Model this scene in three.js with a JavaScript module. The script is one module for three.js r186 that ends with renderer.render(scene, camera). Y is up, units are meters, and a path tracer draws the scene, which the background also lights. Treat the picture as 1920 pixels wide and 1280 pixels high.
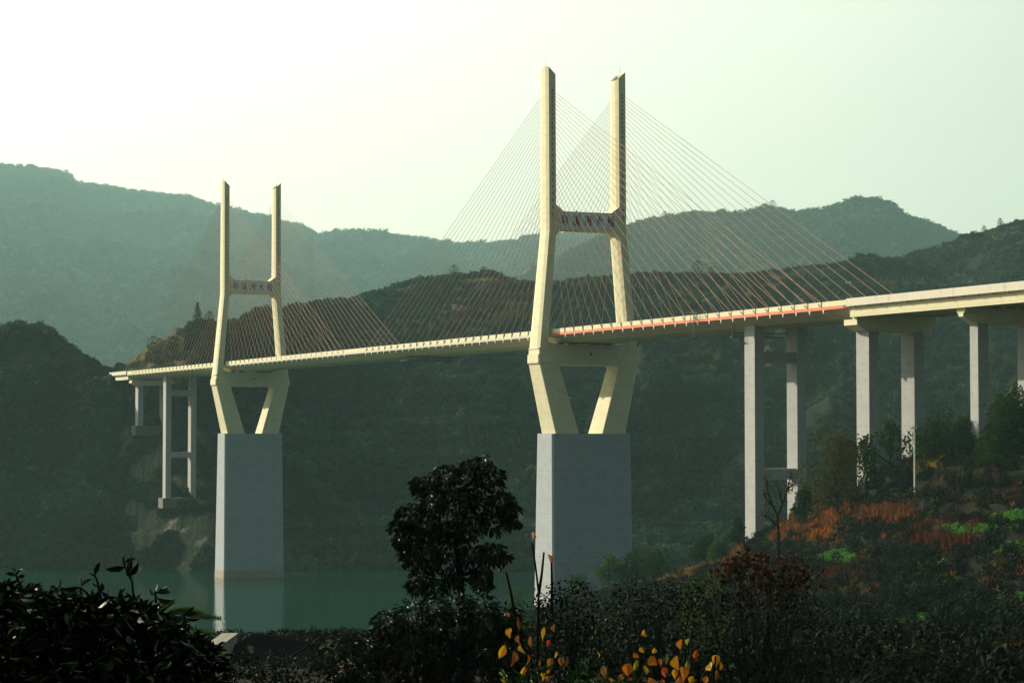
import * as THREE from 'three';
import { ImprovedNoise } from 'three/addons/math/ImprovedNoise.js';
import { mergeGeometries } from 'three/addons/utils/BufferGeometryUtils.js';

// ---------------------------------------------------------------- camera, sky, sun, exposure
const scene = new THREE.Scene();
const EYE = 58.5, FOCAL = 4300, W = 1920, H = 1280, HORIZON = 812;      // eye height above the river; lens in photo pixels
const PITCH = Math.atan((HORIZON - H / 2) / FOCAL);
const camera = new THREE.PerspectiveCamera(2 * Math.atan(H / 2 / FOCAL) * 180 / Math.PI, W / H, 0.5, 20000);
camera.position.set(0, EYE, 0);
camera.rotation.x = PITCH;
const renderer = new THREE.WebGLRenderer({ antialias: true });
renderer.toneMapping = THREE.LinearToneMapping;
renderer.toneMappingExposure = 1.75;
renderer.shadowMap.enabled = true;

const SUN = new THREE.Vector3(-0.712, 0.39, -0.583).normalize();       // low morning sun, beyond the bridge on the left
{
  const w = 512, h = 256, d = new Float32Array(w * h * 4), v = new THREE.Vector3();
  for (let j = 0; j < h; j++) for (let i = 0; i < w; i++) {
    const el = ((j + 0.5) / h - 0.5) * Math.PI, az = ((i + 0.5) / w - 0.5) * 2 * Math.PI;
    v.set(Math.cos(el) * Math.cos(az), Math.sin(el), Math.cos(el) * Math.sin(az));
    const gam = Math.acos(Math.min(1, Math.max(-1, v.dot(SUN)))) * 180 / Math.PI;
    const up = Math.max(0, v.y);
    const glow = Math.exp(-((gam / 61.5) ** 3)), low = Math.exp(-up * 6.5);   // thicker, creamier air near the horizon
    const k = (j * w + i) * 4;
    d[k] = (0.048 + 1.18 * glow) * (1 - 0.10 * low); d[k + 1] = (0.084 + 1.30 * glow) * (1 - 0.42 * low); d[k + 2] = (0.112 + 1.06 * glow) * (1 - 0.60 * low); d[k + 3] = 1;
  }
  const t = new THREE.DataTexture(d, w, h, THREE.RGBAFormat, THREE.FloatType);
  t.mapping = THREE.EquirectangularReflectionMapping; t.magFilter = t.minFilter = THREE.LinearFilter; t.needsUpdate = true;
  scene.background = t; scene.environment = t;
}
const sun = new THREE.DirectionalLight(new THREE.Color(1.0, 0.90, 0.70), 5);
sun.position.copy(SUN).multiplyScalar(3000); sun.target.position.set(0, 60, -600);
sun.position.add(sun.target.position);
sun.castShadow = true; sun.shadow.mapSize.set(4096, 4096);
Object.assign(sun.shadow.camera, { left: -900, right: 900, top: 600, bottom: -600, near: 10, far: 6000 });
scene.add(sun, sun.target);
scene.fog = new THREE.FogExp2(new THREE.Color(0.58, 0.95, 0.94), 0.000048);

// ---------------------------------------------------------------- helpers
let seed = 12345;
const rnd = () => { seed = (seed + 0x6D2B79F5) | 0; let t = Math.imul(seed ^ (seed >>> 15), 1 | seed); t = (t + Math.imul(t ^ (t >>> 7), 61 | t)) ^ t; return ((t ^ (t >>> 14)) >>> 0) / 4294967296; };
const rr = (a, b) => a + (b - a) * rnd();
const gauss = () => (rnd() + rnd() + rnd() + rnd() - 2) * 1.0;
const noise3 = new ImprovedNoise();
const ns = (x, y, z = 0) => noise3.noise(x + 31.7, y + 17.3, z + 5.1);
const fbm = (x, y, o = 4, z = 0) => { let s = 0, a = 1; for (let i = 0; i < o; i++) { s += a * ns(x, y, z + i * 7.7); x *= 2.03; y *= 2.03; a *= 0.5; } return s; };
const clamp = (x, a = 0, b = 1) => Math.min(b, Math.max(a, x));
const sstep = (a, b, x) => { const t = clamp((x - a) / (b - a)); return t * t * (3 - 2 * t); };
const lerp = (a, b, t) => a + (b - a) * t;
function table(t, x) {
  if (x <= t[0][0]) return t[0][1];
  for (let i = 1; i < t.length; i++) if (x <= t[i][0]) return lerp(t[i - 1][1], t[i][1], (x - t[i - 1][0]) / (t[i][0] - t[i - 1][0]));
  return t[t.length - 1][1];
}
const V = (x, y, z) => new THREE.Vector3(x, y, z);
// a photo pixel at a given depth in metres -> a point in the world
const CP = Math.cos(PITCH), SP = Math.sin(PITCH);
function rayOf(px, py) { const b = (H / 2 - py) / FOCAL; const d = V((px - W / 2) / FOCAL, CP * b + SP, SP * b - CP); return d.multiplyScalar(-1 / d.z); }
const at = (px, py, D) => rayOf(px, py).multiplyScalar(D).add(V(0, EYE, 0));

const used = {};
function numbered(name) { const n = used[name] = (used[name] ?? -1) + 1; return n ? `${name}_${String(n).padStart(3, '0')}` : name; }
function tag(o, label, category, group, kind) {
  if (label) o.userData.label = label; if (category) o.userData.category = category;
  if (group) o.userData.group = group; if (kind) o.userData.kind = kind; return o;
}
function thing(name, pos, turn = 0) { const g = new THREE.Group(); g.name = numbered(name); g.position.copy(pos); g.rotation.y = turn; scene.add(g); return g; }
function part(name, geo, mat, parent = scene) {
  const m = new THREE.Mesh(geo, mat); m.name = parent === scene ? numbered(name) : name; m.castShadow = m.receiveShadow = true; parent.add(m); return m;
}
function structure(name, geo, mat, label, category) { return tag(part(name, geo, mat), label, category, null, 'structure'); }

// geometry from triangles, flat shaded, with uv in metres laid on by the way each face points
class Soup {
  constructor() { this.p = []; this.c = null; }
  tri(a, b, c) { this.p.push(a.x, a.y, a.z, b.x, b.y, b.z, c.x, c.y, c.z); return this; }
  quad(a, b, c, d) { return this.tri(a, b, c).tri(a, c, d); }
  color(n, r, g, b) { (this.c ??= []); for (let i = 0; i < n; i++) this.c.push(r, g, b); }
  geo(uv = true) {
    const g = new THREE.BufferGeometry(); g.setAttribute('position', new THREE.Float32BufferAttribute(this.p, 3));
    if (this.c) g.setAttribute('color', new THREE.Float32BufferAttribute(this.c, 3));
    g.computeVertexNormals(); return uv ? boxUV(g) : g;
  }
}
function boxUV(g) {
  const p = g.attributes.position, n = g.attributes.normal, u = new Float32Array(p.count * 2);
  for (let i = 0; i < p.count; i++) {
    const ax = Math.abs(n.getX(i)), ay = Math.abs(n.getY(i)), az = Math.abs(n.getZ(i));
    const [a, b] = ax >= ay && ax >= az ? [p.getZ(i), p.getY(i)] : ay >= az ? [p.getX(i), p.getZ(i)] : [p.getX(i), p.getY(i)];
    u[2 * i] = a; u[2 * i + 1] = b;
  }
  g.setAttribute('uv', new THREE.BufferAttribute(u, 2)); return g;
}
function flat(g) { g = g.index ? g.toNonIndexed() : g; g.computeVertexNormals(); return boxUV(g); }
const boxAt = (x0, x1, y0, y1, z0, z1) => { const g = new THREE.BoxGeometry(x1 - x0, y1 - y0, z1 - z0); g.translate((x0 + x1) / 2, (y0 + y1) / 2, (z0 + z1) / 2); return flat(g); };
// rings of equal length joined into a solid
function loft(rings, capA = true, capB = true) {
  const s = new Soup(), n = rings[0].length;
  for (let k = 0; k + 1 < rings.length; k++) for (let i = 0; i < n; i++) { const j = (i + 1) % n; s.quad(rings[k][i], rings[k][j], rings[k + 1][j], rings[k + 1][i]); }
  const cap = (r, flip) => { for (let i = 1; i + 1 < n; i++) flip ? s.tri(r[0], r[i], r[i + 1]) : s.tri(r[0], r[i + 1], r[i]); };
  if (capA) cap(rings[0], false); if (capB) cap(rings[rings.length - 1], true);
  return s;
}
// polygon given as [a, b] pairs pushed along the third axis; axis 'x': (z, y) outline pushed from x0 to x1; axis 'z': (x, y) outline
function prism(poly, axis, a0, a1) {
  const sh = new THREE.Shape(poly.map(([a, b]) => new THREE.Vector2(a, b)));
  const g = new THREE.ExtrudeGeometry(sh, { depth: a1 - a0, bevelEnabled: false, steps: 1 });
  if (axis === 'x') { g.rotateY(Math.PI / 2); g.translate(a0, 0, 0); g.scale(1, 1, -1); const i = g.index; if (!i) { const p = g.attributes.position.array; for (let k = 0; k < p.length; k += 9) for (let m = 0; m < 3; m++) { const t = p[k + 3 + m]; p[k + 3 + m] = p[k + 6 + m]; p[k + 6 + m] = t; } } }
  else g.translate(0, 0, a0);
  return flat(g);
}
function tube(pts, radii, sides = 7) {
  const rings = pts.map((p, i) => {
    const d = (i + 1 < pts.length ? pts[i + 1].clone().sub(p) : p.clone().sub(pts[i - 1])).normalize();
    const a = Math.abs(d.y) < 0.9 ? V(0, 1, 0) : V(1, 0, 0), u = a.clone().cross(d).normalize(), w = d.clone().cross(u);
    return Array.from({ length: sides }, (_, k) => { const t = k / sides * 2 * Math.PI; return p.clone().addScaledVector(u, Math.cos(t) * radii[i]).addScaledVector(w, Math.sin(t) * radii[i]); });
  });
  return loft(rings);
}
const join = (list) => mergeGeometries(list.map((g) => (g.index ? g.toNonIndexed() : g)), false);

// ---------------------------------------------------------------- materials
function noiseTexture(size, fn, srgb = true) {
  const d = new Uint8Array(size * size * 4);
  for (let j = 0; j < size; j++) for (let i = 0; i < size; i++) { const c = fn(i / size, j / size), k = (j * size + i) * 4; for (let m = 0; m < 3; m++) d[k + m] = clamp(c[m]) * 255; d[k + 3] = 255; }
  const t = new THREE.DataTexture(d, size, size); t.wrapS = t.wrapT = THREE.RepeatWrapping; t.magFilter = THREE.LinearFilter; t.minFilter = THREE.LinearMipmapLinearFilter;
  if (srgb) t.colorSpace = THREE.SRGBColorSpace; t.needsUpdate = true; return t;
}
// periodic noise: blends four shifted copies so the tile has no seam
const pfbm = (u, v, f, o, z) => { const a = (x, y) => fbm(x * f, y * f, o, z); return a(u, v) * (1 - u) * (1 - v) + a(u - 1, v) * u * (1 - v) + a(u, v - 1) * (1 - u) * v + a(u - 1, v - 1) * u * v; };
const concreteMap = noiseTexture(512, (u, v) => {
  const n = pfbm(u, v, 5, 5, 1) * 0.06 + pfbm(u, v * 0.999, 60, 2, 3) * 0.04;
  const drip = Math.max(0, pfbm(u * 0.999, v, 9, 3, 9) - 0.2) * 0.2;
  const line = (v * 6) % 1 < 0.025 ? 0.09 : (u * 4) % 1 < 0.006 ? 0.04 : 0;
  const k = 0.93 + n - drip - line; return [k, k * (1 - drip * 0.15), k * (1 - drip * 0.3)];
});
concreteMap.repeat.set(1 / 24, 1 / 24);
function concrete(r, g, b, rough = 0.85) { const m = new THREE.MeshStandardMaterial({ roughness: rough, map: concreteMap, bumpMap: concreteMap, bumpScale: 0.02 }); m.color.setRGB(r, g, b); return m; }
function plain(r, g, b, rough = 0.8, metal = 0) { const m = new THREE.MeshStandardMaterial({ roughness: rough, metalness: metal }); m.color.setRGB(r, g, b); return m; }
const M = {
  cream: concrete(0.67, 0.60, 0.38), grey: concrete(0.295, 0.315, 0.335), pier: concrete(0.33, 0.325, 0.31), palePaint: concrete(0.62, 0.56, 0.44),
  brownConcrete: concrete(0.27, 0.22, 0.17), redPaint: concrete(0.70, 0.17, 0.07, 0.6), darkRed: plain(0.20, 0.012, 0.012, 0.6),
  cable: plain(0.37, 0.15, 0.08, 0.8), steel: plain(0.05, 0.055, 0.05, 0.6, 0.2), white: plain(0.75, 0.75, 0.72), asphalt: plain(0.06, 0.06, 0.06, 0.9),
  bark: new THREE.MeshPhysicalMaterial({ color: new THREE.Color(0.012, 0.010, 0.007), roughness: 0.95, specularIntensity: 0.1 }), pole: plain(0.5, 0.48, 0.42), tile: new THREE.MeshPhysicalMaterial({ color: new THREE.Color(0.012, 0.011, 0.010), roughness: 0.95, specularIntensity: 0.05 }), wallDark: plain(0.05, 0.045, 0.04),
  glassDark: plain(0.03, 0.035, 0.04, 0.2), roofGrey: plain(0.3, 0.29, 0.27), coping: concrete(0.16, 0.13, 0.09), padConcrete: concrete(0.10, 0.083, 0.066), namePlate: concrete(0.64, 0.68, 0.64),
};
const grainMap = noiseTexture(512, (u, v) => { const k = 0.72 + 0.35 * pfbm(u, v, 24, 4, 4) + 0.3 * pfbm(u, v, 90, 2, 7); return [k, k, k * 0.95]; });
const grain = (tile) => { const t = grainMap.clone(); t.repeat.set(1 / tile, 1 / tile); t.needsUpdate = true; return t; };
const vcol = (rough, tile) => { const t = grain(tile); return new THREE.MeshPhysicalMaterial({ specularIntensity: 0.1, roughness: rough, vertexColors: true, map: t, bumpMap: t, bumpScale: tile * 0.02 }); };
const planUV = (g) => { const p = g.attributes.position, u = new Float32Array(p.count * 2); for (let i = 0; i < p.count; i++) { u[2 * i] = p.getX(i); u[2 * i + 1] = p.getZ(i) + p.getY(i) * 0.7; } g.setAttribute('uv', new THREE.BufferAttribute(u, 2)); return g; };
function leafMat(r, g, b, rough, through = 0.25, spec = 0.5) { const m = new THREE.MeshPhysicalMaterial({ roughness: rough, vertexColors: true, side: THREE.DoubleSide, transmission: 0, thickness: 0, specularIntensity: spec }); m.color.setRGB(r, g, b); if (through) { m.transmission = through; } return m; }

// ---------------------------------------------------------------- river
{
  const rip = noiseTexture(512, (u, v) => { const k = 0.5 + 0.28 * pfbm(u, v, 14, 4, 2) + 0.12 * pfbm(u, v, 50, 2, 8); return [k, k, k]; }, false);
  rip.repeat.set(1 / 26, 1 / 26);
  const m = new THREE.MeshPhysicalMaterial({ roughness: 0.05, ior: 1.33, bumpMap: rip, bumpScale: 0.085 }); m.color.setRGB(0.0004, 0.028, 0.016);
  const g = new THREE.PlaneGeometry(7000, 3600, 1, 1); g.rotateX(-Math.PI / 2); g.translate(0, 0, -1500);
  const uv = g.attributes.uv, p = g.attributes.position; for (let i = 0; i < uv.count; i++) uv.setXY(i, p.getX(i), p.getZ(i) * 0.55);
  structure('river', g, m, 'calm teal river reflecting the bridge pedestal', 'river');
}

// ---------------------------------------------------------------- hills: sheets from a foot line to a ridge line and down behind
function hill(name, label, ridge, foot, { along = 400, up = 120, power = 0.8, rough = 10, terrace = 0, colour, back = 0.6, nscale = 1, grainTile = 60, shape = null }) {
  // ridge: [px, py, depth] where the crest shows; foot: [px, depth, height]
  const col = (t, k) => t.map((r) => [r[0], r[k]]), x0 = ridge[0][0], x1 = ridge[ridge.length - 1][0];
  const P = [], C = [], idx = [], nu = along + 1, nt = up + 1 + Math.round(up * 0.25), surf = [];
  for (let j = 0; j < nt; j++) {
    const t = j / up;
    for (let i = 0; i < nu; i++) {
      const px = lerp(x0, x1, i / along), Dr = table(col(ridge, 2), px), R = at(px, table(col(ridge, 1), px), Dr);
      const Df = table(col(foot, 1), px), fy = table(col(foot, 2), px), D = lerp(Df, Dr, t), x = (px - W / 2) / FOCAL * D;
      let h;
      if (t <= 1) h = lerp(fy, R.y, Math.pow(t, typeof power === 'function' ? power(px) : power)); else h = R.y - (t - 1) * (Dr - Df) * back;
      if (shape) h = shape(px, D, h, t);
      const mask = t <= 1 ? Math.min(1, t * 6) * Math.min(1, (1 - t) * 7 + 0.04) : 0.3;
      const q = 0.006 / nscale;
      h += mask * rough * (0.9 * (1 - 2 * Math.abs(fbm(x * q, D * q * 0.6, 3, 2))) * 0.6 + fbm(x * q * 3, D * q * 3, 4, 6) * 0.7 - 0.25);
      let tr = 0;
      if (terrace) { const w = sstep(-0.05, 0.25, fbm(x * 0.004, D * 0.004, 2, 11)) * (t < 1 ? 1 : 0) * Math.min(1, (1 - t) * 12); const hh = (h + 2.5 * fbm(x * 0.01, D * 0.01, 2, 21)) / terrace, f = hh - Math.floor(hh); const st = (Math.floor(hh) + sstep(0.55, 1, f)) * terrace - 2.5 * fbm(x * 0.01, D * 0.01, 2, 21); h = lerp(h, st, w * 0.85); tr = w * (f < 0.55 ? 1 : 0); }
      P.push(x, h, -D); surf.push([x, h, -D, t, tr]);
      C.push(...colour(x, h, D, t, tr, px));
    }
  }
  for (let j = 0; j + 1 < nt; j++) for (let i = 0; i < along; i++) { const a = j * nu + i, b = a + 1, c = a + nu, d = c + 1; idx.push(a, b, d, a, d, c); }
  const g = new THREE.BufferGeometry(); g.setAttribute('position', new THREE.Float32BufferAttribute(P, 3)); g.setAttribute('color', new THREE.Float32BufferAttribute(C, 3)); g.setIndex(idx); g.computeVertexNormals();
  structure(name, planUV(g), vcol(0.95, grainTile), label, 'hill');
  return { surf, nu, up, along };
}
// irregular leafy clump used in masses far away
function clumpGeo(tris, leaf, squash = 0.8) {
  const s = new Soup();
  for (let i = 0; i < tris; i++) {
    const d = V(gauss(), gauss(), gauss()).normalize(), r = 0.55 + 0.45 * rnd(), c = V(d.x * r, d.y * r * squash + squash * 0.55, d.z * r);
    const u = V(gauss(), gauss(), gauss()).normalize(), w = u.clone().cross(d).normalize().multiplyScalar(leaf * rr(0.6, 1.2)); u.multiplyScalar(leaf * rr(0.6, 1.3));
    s.tri(c.clone().sub(u), c.clone().add(w), c.clone().add(u));
  }
  return s.geo(false);
}
function mass(name, label, category, geo, mat, list) { // list: [x, y, z, sx, sy, turn, r, g, b]
  const im = new THREE.InstancedMesh(geo, mat, list.length), m = new THREE.Matrix4(), q = new THREE.Quaternion(), c = new THREE.Color();
  list.forEach(([x, y, z, sx, sy, t, r, g, b], i) => { im.setMatrixAt(i, m.compose(V(x, y, z), q.setFromAxisAngle(V(0, 1, 0), t), V(sx, sy, sx))); im.setColorAt(i, c.setRGB(r, g, b)); });
  im.name = numbered(name); im.castShadow = im.receiveShadow = true; scene.add(im);
  return tag(im, label, category, null, 'stuff');
}
const massMat = new THREE.MeshPhysicalMaterial({ roughness: 0.9, side: THREE.DoubleSide, specularIntensity: 0.1 });
function cover(h, n, size, keep, tone, patch = 0.012) {
  const out = [], { surf, nu, along } = h, rows = surf.length / nu;
  for (let tries = 0; out.length < n && tries < n * 4; tries++) {
    const j = Math.floor(rnd() * (rows - 1)), i = Math.floor(rnd() * along), a = surf[j * nu + i], b = surf[j * nu + i + 1], c = surf[(j + 1) * nu + i], u = rnd(), v = rnd();
    const p = [0, 1, 2].map((k) => a[k] + (b[k] - a[k]) * u + (c[k] - a[k]) * v), t = a[3];
    if (t > 1.04 || p[1] < 0.3 || !keep(p[0], p[1], -p[2], t, a[4])) continue;
    const s = size * Math.exp(gauss() * 0.45) * (t > 0.97 ? 0.8 : 1), pn = fbm(p[0] * patch, -p[2] * patch, 3, 61), k = rr(0.6, 1.35) * Math.exp((patch > 0.01 ? 1.5 : 0.8) * pn), w = rnd() < 0.08 + 0.5 * Math.max(0, fbm(p[0] * patch * 1.7, -p[2] * patch * 1.7, 2, 71)) ? 1 : 0;
    out.push([p[0], p[1] - 0.25 * s, p[2], s, s * rr(0.7, 1.25), rnd() * 6.28, tone[0] * k * (1 + w * 2.2), tone[1] * k * (1 + w * 0.9), tone[2] * k]);
  }
  return out;
}
const dk = (x, D, s, z) => 0.75 + 0.5 * fbm(x * s, D * s, 3, z);
const leftRange = hill('far_mountain_range', 'hazy blue-green mountain range filling the background', [[-260, 285, 10920], [0, 308, 10920], [60, 315, 10920], [120, 325, 10814], [140, 343, 10710], [200, 350, 10710], [260, 362, 10604], [340, 365, 10500], [400, 385, 10290], [480, 405, 9870], [560, 425, 9450], [600, 440, 9240], [650, 432, 9030], [700, 435, 9030], [760, 447, 9030], [820, 457, 9030], [900, 462, 9030], [950, 455, 9030], [1010, 443, 9030], [1060, 440, 9030], [1200, 432, 9030], [1400, 430, 9030]],
  [[-260, 3800, 0], [1400, 3800, 0]], { along: 420, up: 130, power: 1.0, grainTile: 260, rough: 70, nscale: 4, terrace: 24, colour: (x, h, D, t, tr) => { const k = dk(x, D, 0.002, 3), m = sstep(0.0, 0.5, fbm(x * 0.006, D * 0.006, 3, 9)) * (tr ? 1 : 0.35); return [lerp(0.018, 0.042, m) * k, lerp(0.034, 0.054, m) * k, lerp(0.022, 0.03, m) * k]; } });
const rightRange = hill('near_mountain_range', 'wooded mountain with a rounded knob above the deck', [[980, 520, 5445], [1100, 460, 5445], [1180, 425, 5445], [1220, 412, 5445], [1270, 405, 5445], [1300, 397, 5445], [1400, 400, 5362], [1450, 388, 5362], [1480, 398, 5362], [1540, 395, 5280], [1600, 380, 5280], [1640, 375, 5280], [1680, 385, 5197], [1700, 405, 5115], [1760, 425, 5115], [1800, 440, 5032], [1880, 475, 4950], [2050, 540, 4950]],
  [[980, 3000, 0], [2050, 3000, 0]], { along: 300, up: 100, power: 1.0, grainTile: 180, rough: 45, nscale: 3, terrace: 18, colour: (x, h, D, t, tr) => { const k = dk(x, D, 0.003, 5), m = sstep(0.1, 0.5, fbm(x * 0.007, D * 0.007, 3, 19)) * (tr ? 1 : 0.3); return [lerp(0.016, 0.05, m) * k, lerp(0.032, 0.055, m) * k, lerp(0.022, 0.03, m) * k]; } });
// the cleared, terraced plots that the photograph shows on the far bank
const PLOTS = [[[560, 588], [700, 556], [780, 526], [940, 522], [1000, 545], [1000, 600], [820, 640], [600, 630]], [[1180, 640], [1330, 640], [1440, 660], [1400, 700], [1190, 705]], [[1190, 518], [1300, 514], [1500, 508], [1700, 478], [1930, 420], [1930, 520], [1700, 560], [1500, 572], [1350, 575], [1200, 560]], [[478, 584], [540, 580], [560, 600], [500, 628]]];
const insidePoly = (po, x, y) => { let c = false; for (let i = 0, j = po.length - 1; i < po.length; j = i++) if ((po[i][1] > y) !== (po[j][1] > y) && x < (po[j][0] - po[i][0]) * (y - po[i][1]) / (po[j][1] - po[i][1]) + po[i][0]) c = !c; return c; };
const field = (x, D, h) => { const u = W / 2 + x / D * FOCAL + 18 * fbm(x * 0.02, D * 0.02, 3, 92), v = HORIZON - (h - EYE) / D * FOCAL + 10 * fbm(x * 0.02, D * 0.02, 3, 93); return PLOTS.some((p) => insidePoly(p, u, v)) && fbm(x * 0.012, D * 0.012, 3, 91) > -0.2 ? 1 : 0; };
const RIDGE = [[-260, 600, 1240], [0, 618, 1220], [85, 618, 1210], [110, 640, 1190], [150, 665, 1160], [190, 700, 1130], [212, 704, 1130], [235, 682, 1165], [300, 637, 1185], [345, 612, 1200], [365, 604, 1210], [420, 602, 1270], [468, 598, 1340], [478, 580, 1350], [540, 577, 1430], [600, 571, 1510], [660, 561, 1600], [700, 549, 1600], [780, 522, 1600], [850, 515, 1600], [910, 517, 1600], [940, 527, 1620], [1000, 532, 1650], [1100, 525, 1700], [1200, 515, 1700], [1300, 512, 1700], [1400, 517, 1700], [1450, 508, 1750], [1600, 492, 1800], [1690, 480, 1900], [1800, 449, 2000], [1920, 417, 2050], [2150, 380, 2100]];
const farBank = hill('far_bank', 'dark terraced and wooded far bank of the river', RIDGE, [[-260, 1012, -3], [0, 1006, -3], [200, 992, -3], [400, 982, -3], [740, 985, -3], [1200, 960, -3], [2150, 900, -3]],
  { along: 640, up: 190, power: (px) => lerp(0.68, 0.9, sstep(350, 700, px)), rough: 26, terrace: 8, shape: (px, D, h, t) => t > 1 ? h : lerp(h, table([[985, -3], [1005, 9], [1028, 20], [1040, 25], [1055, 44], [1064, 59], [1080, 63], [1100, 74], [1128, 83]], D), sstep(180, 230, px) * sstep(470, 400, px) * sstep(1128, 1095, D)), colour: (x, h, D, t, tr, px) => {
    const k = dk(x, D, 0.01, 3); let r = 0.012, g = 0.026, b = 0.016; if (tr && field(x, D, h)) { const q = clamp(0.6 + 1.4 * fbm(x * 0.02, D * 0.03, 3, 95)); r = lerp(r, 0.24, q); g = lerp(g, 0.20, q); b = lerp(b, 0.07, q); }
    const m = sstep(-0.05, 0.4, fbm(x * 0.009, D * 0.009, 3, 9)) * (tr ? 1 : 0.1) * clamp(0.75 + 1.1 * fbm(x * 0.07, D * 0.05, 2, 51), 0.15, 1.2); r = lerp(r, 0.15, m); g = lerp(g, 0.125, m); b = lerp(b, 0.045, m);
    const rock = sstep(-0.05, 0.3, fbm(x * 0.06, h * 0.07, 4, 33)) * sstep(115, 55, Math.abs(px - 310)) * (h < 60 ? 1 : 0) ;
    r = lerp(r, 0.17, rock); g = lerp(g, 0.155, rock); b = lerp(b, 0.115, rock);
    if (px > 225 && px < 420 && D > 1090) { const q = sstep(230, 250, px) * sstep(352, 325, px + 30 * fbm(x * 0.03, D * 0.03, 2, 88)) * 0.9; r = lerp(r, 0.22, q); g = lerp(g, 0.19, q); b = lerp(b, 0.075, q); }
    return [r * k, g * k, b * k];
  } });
{
  const farClump = clumpGeo(80, 0.27);
  mass('mountain_woodland', 'hazy woodland covering the distant mountains', 'woodland', farClump, massMat, [...cover(leftRange, 50000, 15, (x, h, D) => fbm(x * 0.004, D * 0.004, 3, 3) > -0.6, [0.018, 0.036, 0.022], 0.0016), ...cover(rightRange, 24000, 10, (x, h, D) => fbm(x * 0.005, D * 0.005, 3, 4) > -0.6, [0.016, 0.032, 0.022], 0.002)]);
  const pxOf = (x, D) => W / 2 + x / D * FOCAL;
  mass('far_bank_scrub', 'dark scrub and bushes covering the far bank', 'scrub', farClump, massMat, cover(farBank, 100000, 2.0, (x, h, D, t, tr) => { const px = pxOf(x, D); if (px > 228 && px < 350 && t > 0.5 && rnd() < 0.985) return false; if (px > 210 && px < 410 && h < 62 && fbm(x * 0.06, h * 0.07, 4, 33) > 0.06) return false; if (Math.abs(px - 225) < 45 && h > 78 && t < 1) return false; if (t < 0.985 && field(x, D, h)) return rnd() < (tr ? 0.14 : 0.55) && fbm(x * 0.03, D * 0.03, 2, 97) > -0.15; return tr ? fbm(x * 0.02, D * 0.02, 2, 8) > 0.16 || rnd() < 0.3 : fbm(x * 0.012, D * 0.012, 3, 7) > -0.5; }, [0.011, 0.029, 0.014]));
}

// ---------------------------------------------------------------- near bank: one terrain from the camera's feet to the shore
const RISE = [[-130, -3], [-40, 0], [-15, 1], [0, 4], [20, 10.5], [44, 17], [62, 27], [72, 34], [83, 40.5], [99, 46], [130, 57], [180, 66]];
const GROW = [[0, 0], [120, 0], [200, 0.12], [300, 0.36], [400, 0.7], [480, 0.92], [540, 1], [800, 1]];
function ground(x, D) {
  let h = 56.5 - 0.0869 * Math.max(D, 0) + table(GROW, D) * table(RISE, x);
  if (D < 0) h += -D * 0.12;
  const w = sstep(12, 35, x) * sstep(150, 220, D);
  if (w > 0) { const wob = 1.6 * fbm(x * 0.025, D * 0.018, 3, 14), q = 2.6, hh = (h + wob) / q, f = hh - Math.floor(hh); h = lerp(h, (Math.floor(hh) + sstep(0.6, 0.95, f)) * q - wob, w * 0.9); }
  const Db = 645 - (x - 20) * 2.28 + 7;
  if (D > Db && x > -25) h -= (D - Db) * 0.5 * sstep(-25, 5, x);
  h += 0.35 * fbm(x * 0.09, D * 0.09, 3, 40) * sstep(20, 80, D);
  return h;
}
{
  const nx = 300, nd = 330, P = [], C = [], idx = [];
  for (let j = 0; j <= nd; j++) {
    const D = -14 + 774 * Math.pow(j / nd, 1.25);
    for (let i = 0; i <= nx; i++) {
      const x = -130 + 320 * i / nx, h = ground(x, D);
      P.push(x, h, -D);
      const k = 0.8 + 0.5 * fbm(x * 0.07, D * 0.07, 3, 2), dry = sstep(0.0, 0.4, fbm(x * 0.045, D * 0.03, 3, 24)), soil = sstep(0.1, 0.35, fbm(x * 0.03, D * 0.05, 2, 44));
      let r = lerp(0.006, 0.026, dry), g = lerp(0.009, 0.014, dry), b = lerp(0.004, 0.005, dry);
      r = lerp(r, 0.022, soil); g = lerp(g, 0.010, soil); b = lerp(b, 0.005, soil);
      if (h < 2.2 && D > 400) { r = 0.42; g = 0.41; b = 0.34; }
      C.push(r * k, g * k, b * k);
    }
  }
  for (let j = 0; j < nd; j++) for (let i = 0; i < nx; i++) { const a = j * (nx + 1) + i, b = a + 1, c = a + nx + 1, d = c + 1; idx.push(a, b, d, a, d, c); }
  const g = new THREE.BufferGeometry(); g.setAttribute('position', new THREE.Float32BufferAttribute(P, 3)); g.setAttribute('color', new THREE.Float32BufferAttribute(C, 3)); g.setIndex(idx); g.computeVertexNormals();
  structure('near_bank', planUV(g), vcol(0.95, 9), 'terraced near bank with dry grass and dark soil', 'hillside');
}
// where a photo pixel's sight line first meets the near bank
function hit(px, py, from = 60) { const d = rayOf(px, py); for (let D = from; D < 720; D += 1) { const p = d.clone().multiplyScalar(D); p.y += EYE; if (p.y < ground(p.x, D)) return V(p.x, ground(p.x, D), -D); } return null; }
const onGround = (x, D, sink = 0) => V(x, ground(x, D) - sink, -D);

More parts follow.
